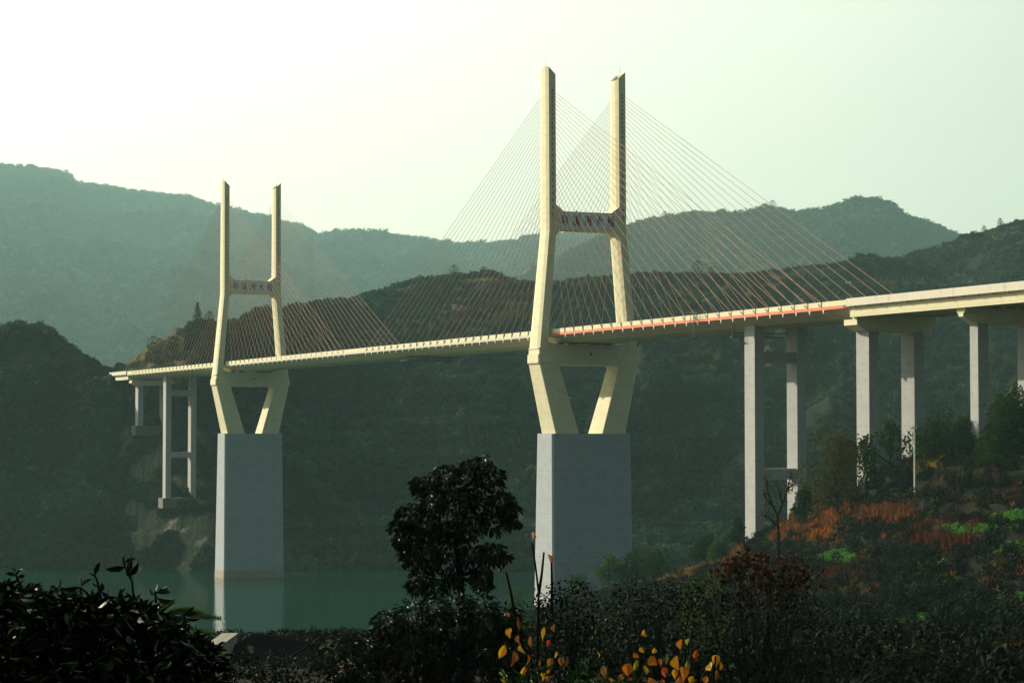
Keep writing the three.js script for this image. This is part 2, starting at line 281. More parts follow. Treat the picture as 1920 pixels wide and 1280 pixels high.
// ---------------------------------------------------------------- the bridge, in its own axes: x along (towards the near bank), y up, z across (towards the sun)
const TH = Math.atan(1886 / 4300), BS = Math.sin(TH), BC = Math.cos(TH), BTURN = -(Math.PI / 2 - TH), BO = V(20.15, 0, -644.8);
const bw = (X, y, z) => V(BO.x + X * BS - z * BC, y, BO.z + X * BC + z * BS);
const SPAN = 316, EDGE = 11.6, ROAD = 86.4;
const legRing = (y, zi, zo, hx, cx, cz, s, slope) => {
  const P = [[hx - cx, zo], [hx, zo - cz], [hx, zi + cz], [hx - cx, zi], [-hx + cx, zi], [-hx, zi + cz], [-hx, zo - cz], [-hx + cx, zo]];
  const R = P.map(([x, z]) => V(x, y + (slope ? slope * (z - zi) / (zo - zi) : 0), z * s)); return s > 0 ? R : R.reverse();
};
const STROKES = [
  [[[10, 87], [55, 91]], [[33, 100], [33, 78]], [[16, 77], [50, 79]], [[20, 68], [47, 69]], [[20, 68], [22, 52]], [[47, 69], [45, 52]], [[21, 53], [46, 53]], [[23, 46], [28, 37]], [[45, 47], [39, 37]], [[6, 30], [57, 36]], [[92, 96], [64, 72]], [[96, 70], [60, 42]], [[99, 45], [54, 4]]],
  [[[12, 92], [24, 80]], [[5, 66], [17, 57]], [[4, 8], [26, 46]], [[88, 97], [45, 88]], [[42, 83], [48, 72]], [[63, 83], [64, 72]], [[88, 85], [76, 72]], [[64, 70], [46, 58], [68, 56]], [[68, 57], [44, 43], [76, 43]], [[80, 52], [86, 41]], [[32, 31], [99, 35]], [[66, 42], [58, 24], [34, 2]], [[66, 30], [80, 14], [99, 2]]],
  [[[12, 92], [24, 80]], [[5, 66], [17, 57]], [[4, 8], [26, 46]], [[36, 85], [99, 91]], [[46, 68], [48, 37]], [[46, 68], [69, 71]], [[69, 71], [66, 39]], [[48, 40], [67, 42]], [[87, 89], [86, 4], [73, 14]]],
  [[[6, 61], [95, 69]], [[53, 98], [47, 56], [8, 4]], [[50, 58], [70, 26], [99, 4]]],
  [[[3, 70], [41, 73]], [[22, 99], [21, 2]], [[21, 66], [1, 30]], [[23, 62], [41, 44]], [[88, 97], [48, 87]], [[42, 70], [99, 75]], [[71, 91], [60, 66], [38, 44]], [[72, 71], [84, 56], [99, 46]], [[58, 45], [56, 20], [42, 0]], [[80, 47], [80, 0]]],
];
function characterGeo(strokes) { // brush strokes as raised bars, thick at the start and thin at the end; faces +x
  const s = [];
  for (const st of strokes) for (let k = 0; k + 1 < st.length; k++) {
    const [a, b] = [st[k], st[k + 1]].map(([u, v]) => [(50 - u) * 0.0225, (v - 50) * 0.030]), dx = b[0] - a[0], dy = b[1] - a[1], l = Math.hypot(dx, dy), nx = -dy / l, ny = dx / l, w0 = 0.17, w1 = k + 2 === st.length ? 0.09 : 0.16;
    s.push(prism([[a[0] + nx * w0, a[1] + ny * w0], [a[0] - nx * w0, a[1] - ny * w0], [b[0] - nx * w1, b[1] - ny * w1], [b[0] + nx * w1, b[1] + ny * w1]], 'x', 0, 0.09 + 0.006 * s.length));
  }
  return join(s);
}
const charGeos = STROKES.map(characterGeo);
const NC = 24, CSTEP = 5.83, C0 = 12.4;
const cableX = (k) => C0 + k * CSTEP, cableY = (k) => { const t = k / (NC - 1); return 119.5 + 34.8 * (1.36 * t - 0.36 * t * t); };
const legZ = (y) => y > 115 ? 10.9 : lerp(13.7, 10.9, (y - 84) / 31);
const legHx = (y) => y > 115 ? lerp(3.1, 2.65, (y - 115) / 46) : lerp(3.6, 3.1, (y - 84) / 31);
function tower(X, label) {
  const g = thing('bridge_tower', bw(X, 0, 0), BTURN); tag(g, label, 'bridge tower');
  // pedestal, slightly wider at the water
  const ped = (y, hx, hz) => { const c = 0.45; return [[hx - c, hz], [hx, hz - c], [hx, -hz + c], [hx - c, -hz], [-hx + c, -hz], [-hx, -hz + c], [-hx, hz - c], [-hx + c, hz]].map(([x, z]) => V(x, y, z)); };
  part('pedestal', loft([ped(3.3, 6.7, 12.58), ped(58.4, 5.2, 12.1)]).geo(), M.grey, g);
  tag(part('pedestal_base', loft([ped(-8, 6.95, 12.78), ped(3.3, 6.75, 12.66)]).geo(), M.brownConcrete, g), 'damp brown band at the waterline');
  part('water_gauge', boxAt(6.72, 6.95, 0.2, 3.9, -10.6, -9.0), M.grey, g);
  for (const s of [1, -1]) {
    const R = (y, hx) => { const zc = legZ(y), hz = y > 115 ? 1.35 : lerp(1.5, 1.35, (y - 84) / 31); return legRing(y, zc - hz, zc + hz, hx ?? legHx(y), 1.6, 0.3, s); };
    const top = legRing(158.6, 9.55, 12.25, 2.65, 1.6, 0.3, s, 2.6), inn = legRing(158.65, 9.95, 11.85, 2.2, 1.2, 0.2, s, 1.85), pit = legRing(156.4, 9.95, 11.85, 2.2, 1.2, 0.2, s);
    const up = loft([R(82.2), R(84), R(115), top, inn, pit], false, true);
    const leg = part('leg', up.geo(), M.cream, g);
    // collar and proud block where the leg turns inwards
    const ring = (y, zi, zo, hx, c) => legRing(y, zi, zo, hx, c, c, s);
    part('collar', loft([ring(81.9, 11.0, 15.48, 3.85, 0.5), ring(82.25, 11.2, 15.5, 3.85, 0.5)]).geo(), M.cream, leg);
    part('lower_leg', loft([ring(58.4, 3.6, 10.8, 4.75, 0.2), ring(78.1, 9.5, 15.35, 3.85, 0.2), ring(82.0, 11.4, 15.32, 3.7, 0.2)]).geo(), M.cream, g);
    part('knee_block', loft([ring(77.9, 11.0, 15.62, 3.95, 0.3), ring(78.2, 11.0, 15.72, 3.98, 0.3), ring(80.45, 11.5, 15.66, 3.88, 0.3)]).geo(), M.cream, g);
    // the row of anchor openings in the faces along the bridge
    const holes = [];
    for (let k = 0; k < NC; k++) for (const f of [1, -1]) { const y = cableY(k), hx = legHx(y); holes.push(boxAt(Math.min(f * hx, f * (hx + 0.05)), Math.max(f * hx, f * (hx + 0.05)), y - 0.3, y + 0.3, s * 10.9 - 0.18, s * 10.9 + 0.18)); }
    tag(part('anchor_openings', join(holes), M.steel, leg), 'row of small dark cable openings', null, null, 'stuff');
    part('lightning_rod', tube([V(0, 158, s * 11.6), V(0, 161, s * 11.6), V(0, 164.2, s * 11.6)], [0.06, 0.05, 0.02], 6).geo(), M.steel, leg);
  }
  const hb = 2.9;
  const upper = part('upper_crossbeam', prism([[-9.7, 122.3], [-7.4, 120.5], [7.4, 120.5], [9.7, 122.3], [9.9, 113.6], [8.2, 115.3], [-8.2, 115.3], [-9.9, 113.6]].reverse(), 'x', -hb, hb), M.cream, g);
  part('name_panel', boxAt(hb, hb + 0.03, 115.9, 120.1, -8.9, 8.9), M.namePlate, upper);
  charGeos.forEach((cg, k) => { const c = part('character', cg, M.darkRed, upper); c.position.set(hb + 0.032, 118, 7.2 - 3.6 * k); tag(c, ['red character 彭', 'red character 溪', 'red character 河', 'red character 大', 'red character 桥'][k]); });
  part('survey_prism', boxAt(-0.2, 0.2, 120.5, 121.2, 2.0, 2.3), M.steel, upper);
  const lower = part('lower_crossbeam', prism([[-12.6, 84], [-9.6, 83.2], [9.6, 83.2], [12.6, 84], [12, 78.2], [9.7, 76.2], [8.5, 77.45], [-8.5, 77.45], [-9.7, 76.2], [-12, 78.2]].reverse(), 'x', -3.62, 3.62), M.cream, g);
  part('access_hole', boxAt(3.6, 3.66, 80.2, 81.0, -0.9, -0.3), M.steel, lower);
  for (const z of [-7.5, -3.5, 3.5, 7.5]) part('bearing', boxAt(-1.2, 1.2, 83.2, 83.75, z - 0.8, z + 0.8), M.steel, lower);
  return g;
}
tower(0, 'cream H-shaped cable tower with red characters, nearest the terraced hillside');
tower(-SPAN, 'cream H-shaped cable tower whose grey pedestal stands in the open river');

// main deck
{
  const X0 = -SPAN - 157, X1 = 157, g = thing('bridge_deck', bw(0, 0, 0), BTURN); tag(g, 'long cable-stayed road deck with cream parapets and a red edge', 'bridge deck');
  part('girder', prism([[11.3, 86.35], [11.3, 85.55], [6.2, 83.78], [-6.2, 83.78], [-11.3, 85.55], [-11.3, 86.35]], 'x', X0, X1), M.cream, g);
  part('road_surface', boxAt(X0, X1, 86.35, 86.42, -11.0, 11.0), M.asphalt, g);
  const strip = (a, b, m, l) => tag(part('edge_strip', prism([[11.3, 86.3], [11.62, 86.3], [11.55, 85.62], [11.3, 85.5]].reverse(), 'x', a, b), m, g), l);
  strip(4.2, X1 - 1.6, M.redPaint, 'orange-red primed edge strip'); strip(-SPAN + 4.2, -4.2, M.palePaint); strip(X0, -SPAN - 4.2, M.cream); strip(X1 - 1.6, X1, M.darkRed, 'dark red end of the edge strip');
  part('far_parapet', boxAt(X0, X1, 86.4, 87.4, -11.5, -11.3), M.cream, g);
  const anchors = [];
  for (let k = 0; k < NC; k++) anchors.push(cableX(k), -cableX(k), -SPAN + cableX(k), -SPAN - cableX(k));
  anchors.sort((a, b) => a - b);
  const dirOf = (x) => { const near = x > -SPAN / 2 ? 0 : -SPAN, k = Math.round((Math.abs(x - near) - C0) / CSTEP); const y = cableY(k), sg = Math.sign(x - near); return V(near + sg * legHx(y) - x, y - 87, -0.5).normalize(); };
  const cuts = [X0, ...anchors, X1], pg = {};
  for (let i = 0; i + 1 < cuts.length; i++) {
    let a = cuts[i] + (i ? 0.24 : 0), b = cuts[i + 1] - (i + 2 < cuts.length ? 0.24 : 0);
    for (const t of [0, -SPAN]) if (a < t && b > t) { part('parapet_panel', boxAt(a, t - 3.9, 86.3, 87.42, 11.32, 11.52), M.cream, g); a = t + 3.9; }
    part('parapet_panel', boxAt(a, b, 86.3, 87.42, 11.32, 11.52), M.cream, g);
  }
  const block = prism([[-0.34, 0], [0.34, 0], [0.05, -0.85], [-0.05, -0.85]].reverse(), 'z', -0.22, 0.22);
  for (const x of anchors) {
    const d = dirOf(x), c = V(x, 86.35, 11.5), pipe = part('cable_guide', tube([c.clone().addScaledVector(d, -0.15), c.clone().addScaledVector(d, 1.35)], [0.21, 0.21], 6).geo(), M.steel, g);
    const b = part('anchor_block', block, M.palePaint, g); b.position.set(x - d.x * 0.9, 85.62, 11.35); b.rotation.z = 0;
  }
}
// stay cables
{
  const ORD = ['topmost','second','third','fourth','fifth','sixth','seventh','eighth','ninth','tenth','eleventh','twelfth','thirteenth','fourteenth','fifteenth','sixteenth','seventeenth','eighteenth','nineteenth','twentieth','twenty-first','twenty-second','twenty-third','lowest'];
  const cyl = new THREE.CylinderGeometry(0.056, 0.056, 1, 6, 1);
  for (const [T, near] of [[0, true], [-SPAN, false]]) for (const dir of [1, -1]) for (const s of [1, -1]) for (let k = 0; k < NC; k++) {
    const y = cableY(k), a = bw(T + dir * legHx(y), y, s * 10.9), b = bw(T + dir * cableX(k), 87.1, s * 11.45), m = new THREE.Mesh(cyl, M.cable), d = b.clone().sub(a);
    m.name = numbered('stay_cable'); m.position.copy(a).addScaledVector(d, 0.5); m.quaternion.setFromUnitVectors(V(0, 1, 0), d.clone().normalize()); m.scale.set(1, d.length(), 1); m.castShadow = m.receiveShadow = true; scene.add(m);
    const land = near ? dir > 0 : dir < 0, where = near ? 'near-bank tower' : 'tower standing in the river';
    tag(m, `${ORD[NC - 1 - k]} red cable down the ${where}, ${land ? 'landward' : 'midstream'} fan, ${s > 0 ? 'first' : 'last'}-character leg`, 'stay cable', `stay cables: ${where}, ${land ? 'landward' : 'midstream'} fan, ${s > 0 ? 'first' : 'last'} character side`);
  }
}
// piers
function pier(X, hx, top, base, { cap, beams = [], pad, label }) {
  const g = thing('bridge_pier', bw(X, 0, 0), BTURN); tag(g, label, 'bridge pier', 'concrete piers under the bridge');
  for (const s of [1, -1]) part('leg', boxAt(-hx, hx, base[s > 0 ? 0 : 1], top, Math.min(s * 7.04, s * 4.55), Math.max(s * 7.04, s * 4.55)), M.pier, g);
  for (const y of beams) part('crossbeam', boxAt(-hx + 1.3, hx - 0.75, y - 1.3, y + 1.3, -4.6, 4.6), M.pier, g);
  if (cap === 'joint') { // stepped cap that carries the end of the main deck on its ledge
    const flip = X < -SPAN ? -1 : 1;
    const body = (x0, x1, y0, y1, zb) => prism([[-10.1, y1], [10.1, y1], [10.1, y0 + (zb ? 1.25 : 0)], [zb || 10.1, y0], [-(zb || 10.1), y0], [-10.1, y0 + (zb ? 1.25 : 0)]].reverse(), 'x', x0, x1);
    const c = part('cap_beam', body(-2.62, 2.7, 80.7, 83.2, 7.9), M.cream, g);
    part('upstand', body(flip > 0 ? 0.9 : -2.6, flip > 0 ? 2.68 : -0.9, 83.2, 84.5, 0), M.cream, c);
  } else if (cap === 'tee') {
    const c = part('cap_beam', loft([[10.1, 0.75, 81.9], [7.3, 1.35, 80.4], [-7.3, 1.35, 80.4], [-10.1, 0.75, 81.9]].map(([z, h, y]) => [V(h, y, z), V(h, 82.5, z), V(1.6, 83.1, z), V(1.6, 83.6, z), V(-1.6, 83.6, z), V(-1.6, 83.1, z), V(-h, 82.5, z), V(-h, y, z)].reverse())).geo(), M.cream, g);
    for (let k = 0; k < 6; k++) { const z = -9 + 3.6 * k; part('bearing', boxAt(-1.3, 1.3, 83.6, 83.95, z - 0.45, z + 0.45), M.grey, c); }
  }
  if (pad) tag(part('pile_cap', boxAt(-4, 4, pad - 4.5, pad, -8.6, 8.6), M.padConcrete, g), 'brown concrete pile cap');
  return g;
}
pier(106.5, 2.43, 84.3, [24, 24], { beams: [76.5, 48.8], label: 'tall grey two-legged pier with two crossbeams under the red-edged deck' });
pier(156.1, 2.55, 80.72, [38, 38], { cap: 'joint', label: 'grey two-legged pier with stepped cream cap at the deck joint by the hillside' });
pier(197.5, 1.38, 80.6, [42, 42], { cap: 'tee', label: 'slender grey pier with tee-shaped cream cap above the hillside trees' });
pier(238.5, 1.38, 80.6, [42, 42], { cap: 'tee', label: 'slender grey pier carrying the viaduct farther up the hillside' });
pier(-SPAN - 106.5, 2.43, 84.3, [28, 28], { beams: [76.5, 48.8], pad: 29.5, label: 'tall grey two-legged pier on a brown pile cap above the far shore' });
pier(-SPAN - 156.1, 2.55, 80.72, [58, 58], { cap: 'joint', pad: 62, label: 'short grey pier with cream cap at the far end of the deck' });
// approach viaducts
function viaduct(X0, X1, label) {
  const g = thing('viaduct_span', bw((X0 + X1) / 2, 0, 0), BTURN), L = (X1 - X0) / 2 - 0.04; tag(g, label, 'viaduct span', 'approach viaduct spans');
  part('deck_slab', boxAt(-L, L, 85.75, 86.35, -11.5, 11.5), M.cream, g);
  part('road_surface', boxAt(-L, L, 86.35, 86.42, -11.0, 11.0), M.asphalt, g);
  for (let k = 0; k < 6; k++) { const z = -9.25 + 3.7 * k, e = k === 5 ? 10.9 : z + 1.25; part('girder', boxAt(-L, L, 83.97 - (k === 5 ? 0.35 : 0), 85.75, z - 1.25, e), M.cream, g); }
  for (const s of [1, -1]) { const b = part('barrier', boxAt(-L, L, 85.95, 87.62, Math.min(s * 11.5, s * 11.92), Math.max(s * 11.5, s * 11.92)), M.palePaint, g); for (let x = -L + 3; x < L && s > 0; x += 5) part('drain_pipe', boxAt(x - 0.12, x + 0.12, 85.6, 85.93, 11.45, 11.75), M.steel, b); }
  return g;
}
viaduct(157.2, 197.5, 'cream viaduct span joined to the red-edged deck');
viaduct(197.5, 238.5, 'cream viaduct span beyond the slender pier, over the hillside');
viaduct(238.5, 279, 'cream viaduct span farthest up the near bank');
viaduct(-SPAN - 190, -SPAN - 157.2, 'cream viaduct span running into the dark hill on the far bank');
// working platforms hung below the deck
function platform(X, z0, z1, y, len, label) {
  const g = thing('work_platform', bw(X, y, 0), BTURN); tag(g, label, 'work platform');
  const bar = (a, b, r = 0.07) => tube([a, b], [r, r], 5).geo();
  for (const x of [-len / 2, len / 2]) {
    const bars = [bar(V(x, 0, z0), V(x, 0, z1)), bar(V(x, 1.1, z0), V(x, 1.1, z1))];
    for (let z = z0; z <= z1 + 0.01; z += 2) { bars.push(bar(V(x, 0, z), V(x, 1.1, z), 0.05)); if (z + 2 <= z1) bars.push(bar(V(x, 0, z), V(x, 1.1, z + 2), 0.04)); }
    part('truss', join(bars), M.steel, g);
  }
  part('floor', boxAt(-len / 2, len / 2, -0.08, 0.02, z0, z1), M.steel, g);
  for (const z of [z0 + 1, z1 - 1]) part('hanger', join([bar(V(0, 0, z), V(0, 3.6, z), 0.06)]), M.steel, g);
}
platform(101, -13, 9, 81.5, 1.6, 'dark lattice work platform slung beside the two-beam pier');
platform(-118, -9, 9, 82.3, 7, 'dark work platform slung under the middle of the river span');
platform(4.6, -8, 7, 83.4, 0.9, 'dark scaffold clutter between the crossbeam and the deck at the hillside tower');
{ // inspection cage hung on the parapet and a lamp mast stub
  const g = thing('inspection_cage', bw(88.5, 86.3, 11.9), BTURN); tag(g, 'small dark inspection cage hooked on the red-edged parapet', 'cage');
  const bar = (a, b) => tube([a, b], [0.06, 0.06], 5).geo(), bars = [];
  for (const x of [-1, 1]) for (const z of [0, 0.8]) bars.push(bar(V(x, -1.2, z), V(x, 1.6, z)));
  for (const y of [-1.2, 0.2, 1.6]) for (const z of [0, 0.8]) bars.push(bar(V(-1, y, z), V(1, y, z)));
  part('frame', join(bars), M.steel, g); part('floor', boxAt(-1, 1, -1.25, -1.19, 0, 0.8), M.steel, g);
  part('hook_arm', join([bar(V(-1, 1.6, 0), V(-1, 1.6, -1.2)), bar(V(1, 1.6, 0), V(1, 1.6, -1.2))]), M.steel, g); part('drop_line', join([bar(V(0, -1.2, 0.4), V(0, -4.6, 0.4))]), M.steel, g);
}

// ---------------------------------------------------------------- plants
// one leaf: a folded, slightly drooping blade of eight triangles
function addLeaf(s, p, dir, nor, len, wid, droop, c) {
  const d = dir.clone().normalize(), side = d.clone().cross(nor).normalize(), n = side.clone().cross(d).normalize();
  const q = (t, w, up) => p.clone().addScaledVector(d, t * len).addScaledVector(side, w * wid * 0.5).addScaledVector(n, (up * 0.14 - t * t * droop) * len);
  const a = q(0, 0, 0), m1 = q(0.36, 0, 0), m2 = q(0.72, 0, 0), e = q(1, 0, 0), l1 = q(0.34, -1, 1), l2 = q(0.7, -0.78, 1), r1 = q(0.34, 1, 1), r2 = q(0.7, 0.78, 1);
  s.tri(a, m1, l1).tri(a, r1, m1).tri(l1, m1, m2).tri(l1, m2, l2).tri(m1, r1, r2).tri(m1, r2, m2).tri(l2, m2, e).tri(m2, r2, e);
  if (c) s.color(24, c[0], c[1], c[2]);
}
function addBit(s, p, size, c) { // a small folded leaf of two triangles, for plants farther away
  const d = V(gauss(), gauss() - 0.25, gauss()).normalize(), u = V(gauss(), gauss(), gauss()).cross(d).normalize(), n = u.clone().cross(d);
  const a = p, b = p.clone().addScaledVector(d, size), m = p.clone().addScaledVector(d, size * 0.5).addScaledVector(n, size * 0.1);
  s.tri(a, m.clone().addScaledVector(u, size * 0.3), b).tri(a, b, m.clone().addScaledVector(u, -size * 0.3)); if (c) s.color(6, c[0], c[1], c[2]);
}
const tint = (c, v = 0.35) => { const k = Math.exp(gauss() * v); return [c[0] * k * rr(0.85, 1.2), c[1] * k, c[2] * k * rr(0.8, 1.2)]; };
const glossy = leafMat(1, 1, 1, 0.46, 0, 0.13), dull = leafMat(1, 1, 1, 0.45, 0, 0.03), soft = leafMat(1, 1, 1, 0.8, 0.35, 0.05), autumn = leafMat(1, 1, 1, 0.7, 0.4, 0.06);

// the round-headed tree in front of the river
{
  const D = 45, base = onGround(at(858, 1280, D).x, D, 0.1), g = thing('broadleaf_tree', base); tag(g, 'dark glossy round-headed tree standing before the river', 'tree');
  const loc = (px, py, dz = 0) => at(px, py, D + dz).sub(base);
  const spine = [V(0, 0, 0), loc(862, 1240), loc(866, 1150), loc(862, 1080), loc(852, 1000), loc(868, 920)];
  const wood = [tube(spine, [0.11, 0.1, 0.085, 0.07, 0.05, 0.02], 8).geo(false)];
  const lobes = [[800, 915, 30], [835, 892, 32], [880, 885, 34], [920, 895, 32], [788, 905, 22], [812, 945, 34], [768, 962, 28], [748, 985, 22], [770, 1000, 34], [800, 985, 36], [850, 940, 40], [895, 935, 38], [940, 935, 28], [958, 955, 22], [925, 975, 34], [880, 985, 40], [840, 1000, 40], [800, 1040, 34], [770, 1045, 26], [840, 1050, 36], [885, 1040, 34], [925, 1035, 28], [940, 1045, 18], [790, 1080, 28], [780, 1098, 20], [815, 1105, 26], [900, 1080, 26], [905, 1095, 18], [850, 1090, 24], [756, 975, 18], [962, 980, 14], [765, 1020, 24], [900, 870, 24], [750, 1015, 14]];
  const s = new Soup();
  for (const [px, py, r] of lobes) {
    const dz = rr(-0.5, 0.5), c = loc(px, py, dz), R = r / FOCAL * D; const near = spine.slice(2).reduce((a, b) => (a.distanceTo(c) < b.distanceTo(c) ? a : b));
    wood.push(tube([near, near.clone().lerp(c, 0.5).add(V(0, -0.08, 0)), c], [0.032, 0.022, 0.008], 5).geo(false));
    for (let i = 0; i < r * 5.2; i++) {
      const d = V(gauss(), gauss(), gauss()).normalize(), p = c.clone().addScaledVector(d, R * 0.74 * Math.cbrt(rr(0.08, 1)));
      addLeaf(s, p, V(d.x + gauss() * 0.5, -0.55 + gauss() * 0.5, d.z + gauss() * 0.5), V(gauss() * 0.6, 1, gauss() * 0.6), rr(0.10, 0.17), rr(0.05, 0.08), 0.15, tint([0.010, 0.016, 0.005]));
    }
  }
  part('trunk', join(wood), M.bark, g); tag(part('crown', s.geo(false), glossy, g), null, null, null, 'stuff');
}
// a bush made of lobes given in photo pixels at a depth, standing on the near bank
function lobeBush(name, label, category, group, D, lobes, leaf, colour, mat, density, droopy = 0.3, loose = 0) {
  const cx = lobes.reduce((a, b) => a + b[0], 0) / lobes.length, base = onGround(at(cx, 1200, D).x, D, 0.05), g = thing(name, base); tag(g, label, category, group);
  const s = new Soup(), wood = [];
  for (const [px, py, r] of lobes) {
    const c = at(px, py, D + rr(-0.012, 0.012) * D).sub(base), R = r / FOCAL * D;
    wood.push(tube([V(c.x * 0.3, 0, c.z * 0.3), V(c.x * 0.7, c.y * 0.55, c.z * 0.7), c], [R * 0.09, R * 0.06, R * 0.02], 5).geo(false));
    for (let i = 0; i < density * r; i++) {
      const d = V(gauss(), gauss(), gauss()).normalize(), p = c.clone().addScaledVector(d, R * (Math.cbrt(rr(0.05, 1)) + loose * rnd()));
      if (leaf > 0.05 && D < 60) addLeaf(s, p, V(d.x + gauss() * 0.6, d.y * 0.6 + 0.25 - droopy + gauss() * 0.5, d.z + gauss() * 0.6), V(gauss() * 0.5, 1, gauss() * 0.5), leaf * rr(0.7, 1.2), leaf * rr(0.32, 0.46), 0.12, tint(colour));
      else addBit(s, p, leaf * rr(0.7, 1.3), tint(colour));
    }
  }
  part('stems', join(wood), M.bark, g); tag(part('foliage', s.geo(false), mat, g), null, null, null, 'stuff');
  return { g, base };
}
const grid = (x0, x1, top, y1, step, r) => { const out = []; for (let y = y1; y > 800; y -= step) for (let x = x0; x <= x1; x += step) { const t = table(top, x) + r * 0.8; if (y > t) out.push([x + rr(-8, 8), y + rr(-8, 8), r * rr(0.8, 1.2)]); else if (y > t - step) out.push([x + rr(-6, 6), t + rr(-4, 4), r * rr(0.7, 1)]); } return out; };

// evergreen bush close by on the left, with shoots standing out of it
{
  const D = 13, top = [[-20, 1100], [40, 1104], [75, 1128], [110, 1122], [140, 1140], [170, 1128], [205, 1122], [235, 1142], [270, 1130], [300, 1148], [330, 1180], [380, 1196], [400, 1240], [425, 1270]];
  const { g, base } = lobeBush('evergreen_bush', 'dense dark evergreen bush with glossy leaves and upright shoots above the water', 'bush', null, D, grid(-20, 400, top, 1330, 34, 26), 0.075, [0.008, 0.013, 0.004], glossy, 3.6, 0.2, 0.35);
  const one = (() => { const s = new Soup(); addLeaf(s, V(0, 0, 0), V(0, 1, 0), V(0, 0, 1), 1, 0.42, 0.18, [0.010, 0.016, 0.005]); return s.geo(false); })();
  const two = (() => { const s = new Soup(); addLeaf(s, V(0, 0, 0), V(0, 1, 0), V(0, 0, 1), 1, 0.36, -0.1, [0.018, 0.026, 0.007]); return s.geo(false); })();
  const leafOn = (parent, p, dir, len, k) => { const m = part('leaf', k ? two : one, glossy, parent); m.position.copy(p); m.quaternion.setFromUnitVectors(V(0, 1, 0), dir.normalize()); m.rotateY(rnd() * 6.28); m.scale.setScalar(len); };
  for (const [pts, leaves] of [
    [[[250, 1125], [247, 1090], [236, 1068], [232, 1056]], [[236, 1062, -34, 2], [236, 1060, -6, -16], [233, 1056, 18, -10], [240, 1075, 4, -26], [243, 1080, 14, -24], [246, 1085, -8, -22]]],
    [[[188, 1120], [182, 1090], [176, 1076]], [[176, 1078, 10, -22], [178, 1084, -10, -10], [184, 1100, -10, -8], [188, 1110, 3, -18]]],
    [[[172, 1122], [158, 1108], [148, 1100]], [[148, 1100, -28, 6], [150, 1100, -3, -16], [152, 1100, 18, -16], [156, 1108, -14, 12]]],
    [[[34, 1092], [32, 1084], [28, 1076]], [[30, 1078, -18, -3], [30, 1078, 8, -12], [32, 1080, 14, 0], [28, 1076, -4, -12]]],
    [[[292, 1130], [291, 1115], [290, 1108]], [[290, 1108, 6, -14], [290, 1110, 24, -8], [291, 1112, 26, -4], [291, 1116, -10, -10], [292, 1120, 28, 6]]],
    [[[345, 1165], [345, 1155], [344, 1150]], [[344, 1150, 16, -14], [344, 1152, 24, -2], [345, 1156, 26, 6], [344, 1154, -22, 2], [345, 1160, -20, 10]]],
    [[[105, 1112], [108, 1102]], [[107, 1104, 8, -16], [107, 1106, -14, -8], [108, 1108, 16, -4]]],
  ]) {
    const P = pts.map(([x, y]) => at(x, y, D - 0.45).sub(base)), sh = part('shoot', tube(P, P.map((_, i) => 0.008 - i * 0.0015), 5).geo(false), M.bark, g);
    for (const [x, y, dx, dy] of leaves) { const a = at(x, y, D - 0.45).sub(base), b = at(x + dx, y + dy, D - 0.45 + rr(-0.04, 0.04)).sub(base), d = b.sub(a); leafOn(sh, a, d.clone(), d.length() * 1.15, rnd() < 0.4); }
  }
  for (let i = 0; i < 130; i++) { const x = rr(-10, 395), y = rr(table(top, x) + 5, 1290), p = at(x, y, D - rr(0.25, 0.55)).sub(base); leafOn(g, p, V(gauss(), gauss() * 0.5 + 0.1, gauss() * 0.6 + 0.3), rr(0.07, 0.105), rnd() < 0.45); }
  // a fern reaching out of the bush towards the water
  const f = thing('fern', onGround(at(360, 1200, 14).x, 14, 0.05)); tag(f, 'lacy green fern beside the evergreen bush', 'fern');
  for (const [x0, y0, x1, y1, lift] of [[300, 1175, 412, 1160, 10], [300, 1195, 405, 1190, 8], [290, 1150, 325, 1128, 4], [280, 1190, 350, 1235, -6], [310, 1160, 380, 1150, 8], [270, 1180, 330, 1165, 6], [300, 1210, 370, 1215, 6]]) {
    const s = new Soup(), pts = [];
    for (let i = 0; i <= 12; i++) { const t = i / 12, p = at(lerp(x0, x1, t), lerp(y0, y1, t) - lift * Math.sin(t * 3.1), 13.4 + t * 0.2).sub(f.position); pts.push(p); }
    const root = V(pts[0].x * 0.4, 0, pts[0].z * 0.4);
    const fr = part('frond', tube([root, ...pts], [0.006, ...pts.map(() => 0.003)], 4).geo(false), M.bark, f), along = pts[12].clone().sub(pts[0]).normalize();
    for (let i = 1; i <= 12; i++) for (const sd of [1, -1]) for (const u of [0, 0.5]) addLeaf(s, pts[i].clone().lerp(pts[i - 1], u), V(along.x * 0.5, sd * 0.9 + along.y * 0.4, sd * 0.5), V(0.2, 0.4, 1), (1 - i / 14) * 0.05 + 0.012, 0.013, 0.2, tint([0.04, 0.075, 0.022]));
    tag(part('leaflets', s.geo(false), soft, fr), null, null, null, 'stuff');
  }
}
